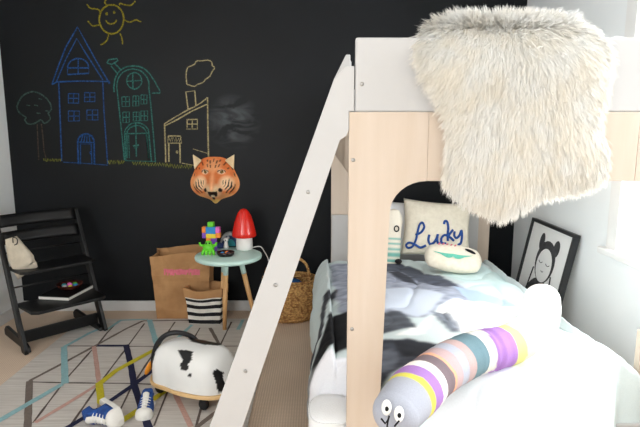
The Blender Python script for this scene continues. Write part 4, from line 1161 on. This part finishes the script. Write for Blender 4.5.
mb.add(rg[0], [tuple(range(n_ - 1, -1, -1))]); mb.build('body', [M['stripe_white'], M['stripe_black']], sbin, merge=.0003, solid=.003)
mb = MB(); a_, b2_ = bin_ring(.78, .006), bin_ring(1.0, .008); c_ = bin_ring(1.0, -.004); d2 = bin_ring(.55, -.006)
mb.add(a_ + b2_ + c_ + d2, [(j * n_ + i, j * n_ + (i + 1) % n_, (j + 1) * n_ + (i + 1) % n_, (j + 1) * n_ + i) for j in range(3) for i in range(n_)], 0, False)
mb.build('folded_rim', M['kraft'], sbin, solid=.002)

# ================================================================== WICKER BASKET
bk = onZ(296, 325, 0); bkx = onY(290, 300, bk.y + .15).x
basket = thing('wicker_basket', 'round woven straw basket with arched handle between the ladder and the bed', 'basket', (bkx, bk.y + .15, 0))
zr_ = onY(296, 283, bk.y + .03).z
def mat_wicker():
    m, nt, b = newmat('woven_straw'); N = nt.nodes; L = nt.links
    tc = N.new('ShaderNodeTexCoord'); vo = N.new('ShaderNodeTexVoronoi'); vo.inputs['Scale'].default_value = 60
    mp = N.new('ShaderNodeMapping'); mp.inputs['Scale'].default_value = (1, 1, 1.5); L.new(tc.outputs['Object'], mp.inputs[0]); L.new(mp.outputs[0], vo.inputs['Vector'])
    nz = N.new('ShaderNodeTexNoise'); nz.inputs['Scale'].default_value = 30; L.new(tc.outputs['Object'], nz.inputs['Vector'])
    ad = N.new('ShaderNodeMath'); ad.operation = 'MULTIPLY'; L.new(vo.outputs['Distance'], ad.inputs[0]); L.new(nz.outputs['Fac'], ad.inputs[1])
    rp = N.new('ShaderNodeValToRGB'); rp.color_ramp.elements[0].position = .05; rp.color_ramp.elements[1].position = .4
    rp.color_ramp.elements[0].color = lin((218, 174, 108)) + (1,); rp.color_ramp.elements[1].color = lin((140, 94, 48)) + (1,)
    L.new(ad.outputs[0], rp.inputs['Fac']); L.new(rp.outputs[0], b.inputs['Base Color'])
    bp = N.new('ShaderNodeBump'); bp.inputs['Strength'].default_value = .8; bp.inputs['Distance'].default_value = .01; bp.invert = True
    L.new(vo.outputs['Distance'], bp.inputs['Height']); L.new(bp.outputs[0], b.inputs['Normal']); b.inputs['Roughness'].default_value = .8
    return m
M['wicker'] = mat_wicker()
mb = MB(); prof = []
for k in range(61):
    t = k / 60; r_ = 0.176 + 0.026 * math.sin(t * PI * .8) - .020 * max(0, t - .75) * 4 * .5
    if t < .06: r_ -= .03 * (1 - t / .06)
    prof.append((r_ + .004 * math.sin(k * 1.6), t * zr_))
def wick(u, v):
    k = v * 60; i = int(round(k)); r_, z = prof[i]; a = 2 * PI * u; r_ += .003 * math.sin(u * 2 * PI * 30 + (PI if (i // 2) % 2 else 0)); return (r_ * math.cos(a), r_ * math.sin(a) * .78, z)
mb.grid(wick, 120, 60, closed_u=True); mb.add([(p[0], p[1], .003) for p in [(.13 * math.cos(2 * PI * k / 24), .11 * math.sin(2 * PI * k / 24)) for k in range(24)]], [tuple(range(24))])
mb.build('basket_body', M['wicker'], basket, solid=.006)
MB().tube([(prof[-1][0] * math.cos(a), prof[-1][0] * .78 * math.sin(a), zr_) for a in [2 * PI * k / 40 for k in range(40)]], .010, 8, closed=True).build('rim', M['wicker'], basket)
hz_ = onY(306, 261, bk.y + .15).z
hp = smooth_line([(-.165, 0, zr_ - .02), (-.16, 0, zr_ + .06), (-.11, 0, hz_ - .02), (0.0, 0, hz_ + .03), (.085, 0, hz_ + .005), (.125, 0, zr_ + .07), (.135, 0, zr_ - .02)], 8)
MB().tube(hp, .010, 8).build('handle', M['wicker'], basket)
def cloth_(u, v):
    a = 2 * PI * u; r_ = .135 * v; z = zr_ - .015 - .05 * v * v + .02 * fbm((math.cos(a) * r_, math.sin(a) * r_, 2), 18); return (bkx + r_ * math.cos(a), bk.y + .15 + r_ * math.sin(a) * .8, z)
mb = MB(); mb.grid(cloth_, 30, 10, closed_u=True)
tag(mb.build('cloth', M['blue_cloth'], solid=.006), 'crumpled blue cloth inside the straw basket', 'cloth')

# ================================================================== TIGER HEAD
tcn = onY(215, 179, YW); tw = (onY(240, 179, YW).x - onY(191, 179, YW).x) / 2; th_ = (onY(215, 160, YW).z - onY(215, 204, YW).z) / 2
tiger = thing('tiger_head', 'orange papier mache tiger head mounted on the black wall', 'wall decoration', (tcn.x, YW - 0.002, tcn.z))
# outline (unit) x half width at height v
TO = [(0, 1.0), (.30, .98), (.55, .86), (.72, .62), (.86, .28), (.98, -.02), (1.0, -.28), (.92, -.52), (.70, -.74), (.40, -.86), (.22, -.94), (0.0, -1.12)]
OUT = TO + [(-x, z) for x, z in TO[-2:0:-1]]
OUTd = [(p.x, p.y) for p in smooth_line([(x, z, 0) for x, z in OUT + [OUT[0]]], 5)][:-1]
def tz(x, z, s):
    d = 0.055 * (1 - s ** 2.5) ** .6
    d += 0.075 * math.exp(-(x / .36) ** 2 - ((z + .45) / .40) ** 2)          # muzzle
    d += 0.045 * math.exp(-(x / .20) ** 2 - ((z - .05) / .5) ** 2)            # bridge of the nose
    d += 0.018 * (math.exp(-((abs(x) - .36) / .16) ** 2 - ((z - .52) / .12) ** 2))  # brow
    d -= 0.016 * (math.exp(-((abs(x) - .36) / .12) ** 2 - ((z - .34) / .09) ** 2))  # eye socket
    d += 0.012 * (math.exp(-((abs(x) - .66) / .2) ** 2 - ((z + .35) / .3) ** 2))    # cheek
    return d * (1 - s ** 8)
mb = MB(); rg_ = 44; n_ = len(OUTd); vs = []
for j in range(rg_ + 1):
    s = j / rg_
    for (x, z) in OUTd:
        X, Z = x * s, z * s - .0; vs.append((X * tw, -tz(X, Z, s), Z * th_))
fs = [(j * n_ + i, j * n_ + (i + 1) % n_, (j + 1) * n_ + (i + 1) % n_, (j + 1) * n_ + i) for j in range(rg_) for i in range(n_)]
mb.add(vs, fs, 0, True)
def tiger_paint(co):
    x = (co[:, 0]) / tw; z = co[:, 2] / th_; n = len(co)
    c = np.tile(np.array(lin((226, 126, 70))), (n, 1))
    def put(k, colr, f=1.0):
        c[k] = c[k] * (1 - f) + np.array(lin(colr)) * f
    ax = np.abs(x)
    def soft(cx, cz, rx, rz, colr, f=1.0):
        w = f * np.clip(1.35 - (((ax - cx) / rx) ** 2 + ((z - cz) / rz) ** 2), 0, 1)[:, None]; c[:] = c * (1 - w) + np.array(lin(colr)) * w
    K = (40, 28, 24)
    soft(.0, .62, .34, .30, (232, 168, 118), .7); soft(.92, -.2, .22, .5, (240, 170, 112), .7); soft(.45, -.82, .5, .22, (240, 178, 120), .8)
    soft(.52, -.16, .30, .34, (244, 206, 164), .9); soft(0, -.46, .34, .34, (244, 212, 168), .95); soft(0, -.08, .13, .42, (236, 160, 110), .8)
    soft(.33, .36, .15, .12, (248, 226, 190), .9); soft(0, -1.0, .2, .14, (236, 206, 120), .9)
    rho = np.hypot(ax / .98, (z + .02) / .98); an = np.degrees(np.arctan2(z + .02, ax))
    for r_, a0, a1, w in ((.88, -52, -8, .022), (.76, -56, 0, .030), (.64, -50, 6, .026), (.52, -40, 6, .020), (.42, -26, 4, .016)):
        tp_ = np.clip(1 - np.abs((an - (a0 + a1) / 2) / ((a1 - a0) / 2)) ** 2.5, 0, 1); put((np.abs(rho - r_ - .015 * np.sin(an * .2)) < w * tp_) & (an > a0) & (an < a1), K)
    for r_, a0, a1, w in ((.86, 8, 22, .02), (.90, 30, 40, .02)):
        tp_ = np.clip(1 - np.abs((an - (a0 + a1) / 2) / ((a1 - a0) / 2)) ** 2, 0, 1); put((np.abs(rho - r_) < w * tp_) & (an > a0) & (an < a1), K)
    # forehead dashes
    for x0, z0, sl in ((.0, .86, 0), (.14, .78, .5), (.28, .86, .8), (.10, .60, .4), (.44, .70, 1.0), (.56, .46, 1.1), (.24, .62, .6)):
        put((np.abs(ax - x0 - sl * (z - z0) * .6) < .020) & (np.abs(z - z0) < .065), K)
    put(((ax - .33) / .07) ** 2 + ((z - .34) / .065) ** 2 < 1, K)                            # eyes
    put((((ax - .33) / .15) ** 2 + ((z - .36) / .09) ** 2 < 1) & (((ax - .33) / .13) ** 2 + ((z - .34) / .075) ** 2 > 1) , K)
    put(((ax - .30) / .075) ** 2 + ((z + .44) / .09) ** 2 < 1, K)                             # whisker patches
    put((ax < .20) & (z > -.74) & (z < -.48) & (ax < .20 - .30 * np.abs(z + .56)), K)        # nose
    put((ax < .06) & (z > -.90) & (z < -.62), K)
    put((ax / .08) ** 2 + ((z + .70) / .06) ** 2 < 1, (238, 224, 190))
    return c
M['tiger'] = vm('painted_papier_mache', .55, .1, 60, vary=.12)
mb.build('head', M['tiger'], tiger, paint=tiger_paint, merge=.0002)
for sg in (-1, 1):
    o = MB()
    bx, bz = sg * .60 * tw, .76 * th_; tipx, tipz = sg * .84 * tw, 1.12 * th_
    P_ = [Vector((sg * .46 * tw, -.045, .86 * th_)), Vector((sg * .80 * tw, -.025, .44 * th_)), Vector((tipx, -.03, tipz))]
    bc = (P_[0] + P_[1] + P_[2]) / 3 + Vector((0, .028, 0)); fcn = (P_[0] + P_[1] + P_[2]) / 3 + Vector((0, .012, 0))
    bk_ = [p + Vector((0, .02, 0)) for p in P_]
    o.add(P_ + [fcn] + bk_, [(0, 1, 3), (1, 2, 3), (2, 0, 3), (0, 4, 5, 1), (1, 5, 6, 2), (2, 6, 4, 0), (4, 6, 5)], 0, False)
    o.build('ear', pm('tiger_ear_paint', (240, 222, 184), (226, 196, 150), 12, .6), tiger, bevel=.006)
    e = MB().ball((sg * .33 * tw, -tz(.33, .34, .5) - .001, .34 * th_), (.008, .005, .007), 10, 8); e.build('eye', pm('tiger_eye', (190, 160, 70), (70, 50, 20), 90, .2), tiger)

# ================================================================== FRAMED PICTURE
XP = XR - 0.005
A = onX(535.5, 217, XP - .015); B = onX(579, 235, XP - .015)
zt_ = (A.z + B.z) / 2
hgt = 0.66; lean = R(11)
fw = A.y - B.y
# local frame: x' along -Y (towards camera), z' up the leaning plane
up_ = Vector((math.sin(lean), 0, math.cos(lean))); ydir = Vector((0, -1, 0)); nrm_ = up_.cross(ydir).normalized()
if nrm_.x > 0: nrm_ = -nrm_
org = Vector((XP - .036, A.y, zt_)) - up_ * hgt        # bottom back-left corner of the front
PT = Matrix((ydir, -nrm_, up_)).transposed().to_4x4(); PT.translation = org
pic = thing('framed_picture', 'black framed drawing of a sleepy hooded figure leaning on the right wall', 'picture', tuple(org))
fwid = .020; dep = .034
mb = MB(); mb.bbox(0, fw, 0, dep, 0, fwid, T=PT); mb.bbox(0, fw, 0, dep, hgt - fwid, hgt, T=PT); mb.bbox(0, fwid, 0, dep, fwid, hgt - fwid, T=PT); mb.bbox(fw - fwid, fw, 0, dep, fwid, hgt - fwid, T=PT)
mb.build('frame', M['frame_black'], pic, True, bevel=.002)
MB().bbox(fwid, fw - fwid, .012, .016, fwid, hgt - fwid, T=PT).build('print', M['print_white'], pic, True)
mb = MB()
def disc(cx, cz, rx, rz, y, m=0, a0=0, a1=360, n_=24):
    pts = [(cx + rx * math.cos(R(a0 + (a1 - a0) * k / n_)), cz + rz * math.sin(R(a0 + (a1 - a0) * k / n_))) for k in range(n_ + (0 if a1 - a0 == 360 else 1))]
    mb.add([PT @ Vector((x, y, z)) for x, z in pts], [tuple(range(len(pts)))], m)
ccx_, ccz = fw * .52, hgt * .60
k_ = fw / .55
ccz += .045
disc(ccx_ - .095 * k_, ccz + .105, .032 * k_, .052, .0110); disc(ccx_ + .095 * k_, ccz + .100, .036 * k_, .048, .0110)
disc(ccx_, ccz + .0, .120 * k_, .125, .0108); disc(ccx_, ccz - .40, .21 * k_, .300, .0106, a0=0, a1=180)
disc(ccx_, ccz - .022, .094 * k_, .100, .0095, 1)
disc(ccx_, ccz - .40, .150 * k_, .236, .0094, 1, 0, 180); disc(ccx_, ccz - .40, .142 * k_, .228, .0090, 0, 0, 180)
mb.build('figure', [M['print_grey'], M['print_white']], pic, True)
mb = MB()
for sg in (-1, 1):
    mb.tube([PT @ Vector((ccx_ + sg * .045 * k_ + .022 * k_ * math.cos(a), .009, ccz - .005 + .010 * math.sin(a))) for a in [PI + PI * q / 6 for q in range(7)]], .002, 5)
mb.tube([PT @ Vector((ccx_ + .014 * k_ * math.cos(a), .009, ccz - .055 + .006 * math.sin(a))) for a in [PI + PI * q / 6 for q in range(7)]], .002, 5)
for sg in (-1, 1): mb.tube([PT @ Vector((ccx_ + sg * (.115 * k_), .009, ccz - .06)), PT @ Vector((ccx_ + sg * (.15 * k_), .009, ccz - .25)), PT @ Vector((ccx_ + sg * (.145 * k_), .009, ccz - .37))], .004, 5)
mb.build('ink_lines', M['print_line'], pic, True)

# ================================================================== COW RIDE-ON TOY
w0 = onZ(157, 391, 0); w1 = onZ(214, 413, 0)
ax_ = Vector((w1.x - w0.x, w1.y - w0.y, 0)); ca = math.atan2(ax_.y, ax_.x)
cowc = onZ(190, 398, 0.0)
cow = thing('ride_on_toy', 'white ride-on cow toy with black patches and arched handle on the rug', 'ride-on toy', (w0.x + ax_.x * .5 + .035, w0.y + ax_.y * .5 + .06, RZ), ca)
CL, CWd, CH = 0.235, 0.128, 0.192   # half length, half width, height
zb_ = 0.062
def cow_prof(t):   # t along the body -1 (head) .. 1 (rump): height factor, width factor
    h = (1 - abs(t) ** 5.0) ** .5; w = (1 - abs(t) ** 3.8) ** .5
    return h, w * (1 - .10 * math.exp(-((t + .35) / .25) ** 2))
def cowfn(u, v):
    ph = PI * v; t = -math.cos(ph); h, w = cow_prof(t); a = PI * u
    x = t * CL; y = -math.copysign(abs(math.cos(a)) ** .75, math.cos(a)) * CWd * w
    z = zb_ + .012 + (CH) * h * (abs(math.sin(a)) ** .52) * (1 + .06 * t) + .012 * math.sin(t * 2.4) * (1 - math.sin(a))
    return (x, y, z)
mb = MB(); mb.grid(cowfn, 70, 90)
CP = [
    [(178, 350), (187, 350), (193, 352), (192, 360), (188, 364), (189, 369), (186, 371), (181, 369), (180, 365), (183, 360)],
    [(187, 374), (191, 374), (191.5, 377.5), (188, 377)],
    [(213, 371), (218, 368.5), (226, 371), (232, 380), (232, 392), (225, 396), (218, 394), (217, 385), (214, 377), (213, 374)],
]
from mathutils.bvhtree import BVHTree
cbvh = BVHTree.FromPolygons([tuple(p) for p in mb.v], mb.f); cinv = WM[cow].inverted()
def to_side(px, py):
    h = cbvh.ray_cast(cinv @ CAM, (cinv.to_3x3() @ ray(px, py)).normalized())[0]
    return (h.x, h.z) if h is not None else (CL, .1)
CPs = [[to_side(*p) for p in poly] for poly in CP]
def cow_paint(co):
    n = len(co); c = np.tile(np.array(lin((228, 228, 226))), (n, 1)); P = co[:, [0, 2]]; near_ = co[:, 1] < -.02
    for poly in CPs: c[inpoly(P, poly) & near_] = lin((18, 18, 20))
    top = (((co[:, 0] - .03) / .10) ** 2 + ((co[:, 1] - .055) / .05) ** 2 < 1) & (co[:, 2] > .15); c[top] = lin((18, 18, 22))
    fr_ = (co[:, 0] < -.165) & (np.abs(co[:, 1]) < .10) & (co[:, 2] < .2); c[fr_] = lin((22, 22, 24))
    return c
M['cow'] = vm('cow_vinyl', .35, 0, 30, spec=.4, vary=.02)
mb.build('body', M['cow'], cow, paint=cow_paint)
# plywood base
bp_ = []
for k in range(60):
    a = 2 * PI * k / 60; cx_, sn_ = math.cos(a), math.sin(a)
    t = math.copysign(abs(cx_) ** .7, cx_); x = t * (CL + .012); y = math.copysign(abs(sn_) ** .8, sn_) * (CWd + .012) * (1 - .10 * math.exp(-((t + .3) / .3) ** 2)); bp_.append((x, y, .012 * math.sin(t * 2.4)))
mb = MB(); n_ = len(bp_); mb.add([(x, y, zb_ - .006 + z) for x, y, z in bp_] + [(x, y, zb_ + .012 + z) for x, y, z in bp_], [tuple(range(n_ - 1, -1, -1)), tuple(range(n_, 2 * n_))] + [(i, (i + 1) % n_, n_ + (i + 1) % n_, n_ + i) for i in range(n_)])
mb.build('base_board', M['ply'], cow, bevel=.003)
for (x, y) in ((-.15, -.085), (-.15, .085), (.15, -.085), (.15, .085)):
    MB().ball((x, y, .0285), (.027, .022, .0285), 16, 12).build('caster', M['rubber'], cow)
hb = smooth_line([(-.185, -.075, .085), (-.200, -.075, .16), (-.185, -.06, .235), (-.145, -.035, .285), (-.10, .0, .295), (-.06, .04, .275), (-.04, .07, .235), (-.04, .085, .18)], 8)
MB().tube(hb, .0125, 12).build('handle', M['black_plastic'], cow)
for sg in (-1, 1):
    MB().ball((0, 0, 0), (.010, .020, .042), 12, 8, T=Matrix.Translation((-.222, sg * .085, .115)) @ Matrix.Rotation(R(18), 4, 'Y') @ Matrix.Rotation(R(sg * 20), 4, 'X')).build('ear', M['orange'], cow)
    MB().ball((-.205, sg * .035, .16), (.006, .012, .014), 10, 8).build('eye', M['white_plastic'], cow)

# ================================================================== SNEAKERS
M['shoe_blue'] = pm('blue_canvas', (34, 78, 148), (24, 56, 116), 50, .85, .2, 300); M['shoe_white'] = pm('shoe_rubber', (226, 224, 218), (212, 210, 204), 20, .6)
M['shoe_in'] = pm('shoe_lining', (170, 156, 138), (140, 126, 110), 40, .95); M['shoe_dark'] = pm('shoe_inside', (40, 36, 34), None, 40, .95); M['lace'] = pm('white_lace', (230, 230, 228), None, 100, .9)
def outline(t):    # half widths along the length: t 0 heel .. 1 toe
    return 0.030 * (0.25 + 0.75 * min(1, t / .10) ** .5) * (1 + .22 * math.sin(max(0, t - .3) / .7 * PI * .75)) * (1 if t < .85 else math.sqrt(max(0.0004, 1 - ((t - .85) / .15) ** 2)))
SL = 0.155
def make_shoe(root, lining):
    n_ = 26
    L0 = [(outline(k / n_), SL * (k / n_ - .5)) for k in range(n_ + 1)]
    loop = [(w, y) for w, y in L0] + [(-w, y) for w, y in L0[::-1]]
    mb = MB(); m_ = len(loop); mb.add([(x * 1.06, y * 1.02, 0) for x, y in loop] + [(x * 1.08, y * 1.03, .018) for x, y in loop], [tuple(range(m_ - 1, -1, -1)), tuple(range(m_, 2 * m_))] + [(i, (i + 1) % m_, m_ + (i + 1) % m_, m_ + i) for i in range(m_)])
    mb.build('sole', M['shoe_white'], root, bevel=.003)
    def hgt_(t): return .062 if t < .30 else .062 - .030 * min(1, (t - .30) / .45) ** .8
    def up(u, v):
        t = .02 + .96 * v; w = outline(t); h = hgt_(t) * (1 if t < .85 else math.sqrt(max(.05, 1 - ((t - .85) / .15) ** 2))); a = PI * u
        open_ = t < .42
        if open_: # leave the foot opening: walls only
            k = abs(2 * u - 1); sg = -1 if u < .5 else 1
            zz = (1 - k) * h * 1.9 if (1 - k) * 1.9 < 1 else h
            xx = w * (1 - .28 * (zz / h) ** 2) * (1 if (1 - k) * 1.9 < 1 else max(.62, 1 - ((1 - k) * 1.9 - 1) * .4) / .72 * .72)
            return (sg * xx, SL * (t - .5), .016 + zz)
        return (-math.cos(a) * w, SL * (t - .5), .016 + h * math.sin(a) ** .7)
    mb = MB(); nu_, nv_ = 24, 30
    mb.grid(up, nu_, nv_)
    keep = [(f, m1, s1) for f, m1, s1 in zip(mb.f, mb.m, mb.s) if not (sum(mb.v[i].y for i in f) / len(f) < SL * (-.5 + .42) and abs(sum(f) / len(f) % (nu_ + 1) - nu_ / 2) < 4.2)]
    mb.f, mb.m, mb.s = [k[0] for k in keep], [k[1] for k in keep], [k[2] for k in keep]
    mb.build('upper', M['shoe_blue'], root, solid=.003)
    mb = MB(); mb.add([(x * .8, y * .55 - SL * .17, .03) for x, y in loop], [tuple(range(m_))]); mb.build('insole', lining, root)
    # white tongue strip and toe cap
    mb = MB()
    def tg(u, v):
        t = .36 + .46 * v; w = .010 + .004 * (1 - v); return ((2 * u - 1) * w, SL * (t - .5), .021 + hgt_(t) * (1 - .12 * (2 * u - 1) ** 2) + (.012 * max(0, .25 - v) * 4))
    mb.grid(tg, 6, 12); mb.build('tongue', M['shoe_white'], root, solid=.003)
    mb = MB()
    def tcap(u, v):
        t = .80 + .20 * v; w = outline(t) * 1.05; h = hgt_(t) * 1.08 * (1 if t < .85 else math.sqrt(max(0.0, 1 - ((t - .85) / .15) ** 2))); a = PI * u
        return (-math.cos(a) * w, SL * (t - .5) + .002, .016 + h * math.sin(a) ** .7)
    mb.grid(tcap, 20, 8); mb.build('toe_cap', M['shoe_white'], root)
    for k in range(4):
        t = .42 + .09 * k; z = .020 + hgt_(t)
        MB().tube([(-.022, SL * (t - .5), z - .010), (0, SL * (t - .5) + .004, z + .004), (.022, SL * (t - .5), z - .010)], .0024, 6).build('lace', M['lace'], root)
sA = onZ(146, 413, RZ)
sh1 = thing('sneaker', 'blue and white child sneaker standing upright on the rug, toe towards the viewer', 'shoe', (sA.x, sA.y + .005, RZ + .002), R(180 + 8), 'blue and white sneakers on the rug')
make_shoe(sh1, M['shoe_dark'])
e0, e1 = onZ(103, 405, RZ + .03), onZ(127, 424, RZ + .03); yl = (e1 - e0).normalized(); zl = Vector((yl.y, -yl.x, 0)).normalized()
if zl.x > 0: zl = -zl
zl = (zl + Vector((0, 0, -.12))).normalized(); xl = yl.cross(zl).normalized(); zl = xl.cross(yl)
rotB = Matrix((xl, yl, zl)).transposed(); mid_ = (e0 + e1) / 2
sh2 = thing('sneaker', 'blue and white child sneaker lying tipped on its side on the rug', 'shoe', (mid_.x, mid_.y, RZ + .050), 0, 'blue and white sneakers on the rug', rot=rotB.to_euler())
sh2.scale = (1.2, 1.2, 1.35)
make_shoe(sh2, M['shoe_in'])

# ================================================================== LIGHT
w = bpy.data.worlds.new('world'); scene.world = w; w.use_nodes = True
bg = w.node_tree.nodes['Background']; bg.inputs['Color'].default_value = (0.86, 0.93, 1.0, 1); bg.inputs['Strength'].default_value = 0.55
def area(name, loc, rot, sx, sy, power, colr=(1, 1, 1)):
    l = bpy.data.lights.new(name, 'AREA'); l.shape = 'RECTANGLE'; l.size = sx; l.size_y = sy; l.energy = power; l.color = colr
    o = bpy.data.objects.new(name, l); COL.objects.link(o); o.location = loc; o.rotation_euler = rot; return o
area('window_daylight', (XR + 0.45, (WY0 + WY1) / 2, (WZ0 + WZ1) / 2 + .15), (0, R(90 - 8), 0), 1.6, 1.5, 100, (.95, .98, 1))
area('room_daylight', (-0.7, -3.1, 1.6), (R(112), 0, R(-8)), 2.6, 1.6, 54, (1, .985, .96))
area('side_fill', (-2.0, -1.5, 1.7), Vector((1, .62, -.06)).to_track_quat('-Z', 'Y').to_euler(), 1.6, 1.4, 92, (.95, .98, 1))  # added fill from the left to brighten the right wall
area('under_bunk_fill', (0.62, 2.7, zbot - 0.02), Vector((0, .75, -.55)).to_track_quat('-Z', 'Y').to_euler(), .7, .3, 1.0, (.95, .98, 1))  # added fill, no real fixture here: lifts the cushions and back wall
area('under_bunk_fill', (0.50, 2.0, zbot - 0.03), Vector((1, .30, -.28)).to_track_quat('-Z', 'Y').to_euler(), .9, .25, 6, (.93, .98, 1))  # second added fill, aimed right to brighten the right wall and picture
sl_ = bpy.data.lights.new('sun', 'SUN'); sl_.energy = 1.0; sl_.angle = R(3); sl_.color = (1, .97, .92)
so = bpy.data.objects.new('sun', sl_); COL.objects.link(so)
dirv = Vector((-1.0, 0.05, -0.95)); so.rotation_euler = dirv.to_track_quat('-Z', 'Y').to_euler(); so.location = (3, 1.5, 3)

scene.view_settings.view_transform = 'Standard'
scene.view_settings.look = 'None'
scene.view_settings.exposure = 0.0
scene.cycles.max_bounces = 24; scene.cycles.diffuse_bounces = 22; scene.cycles.transparent_max_bounces = 16
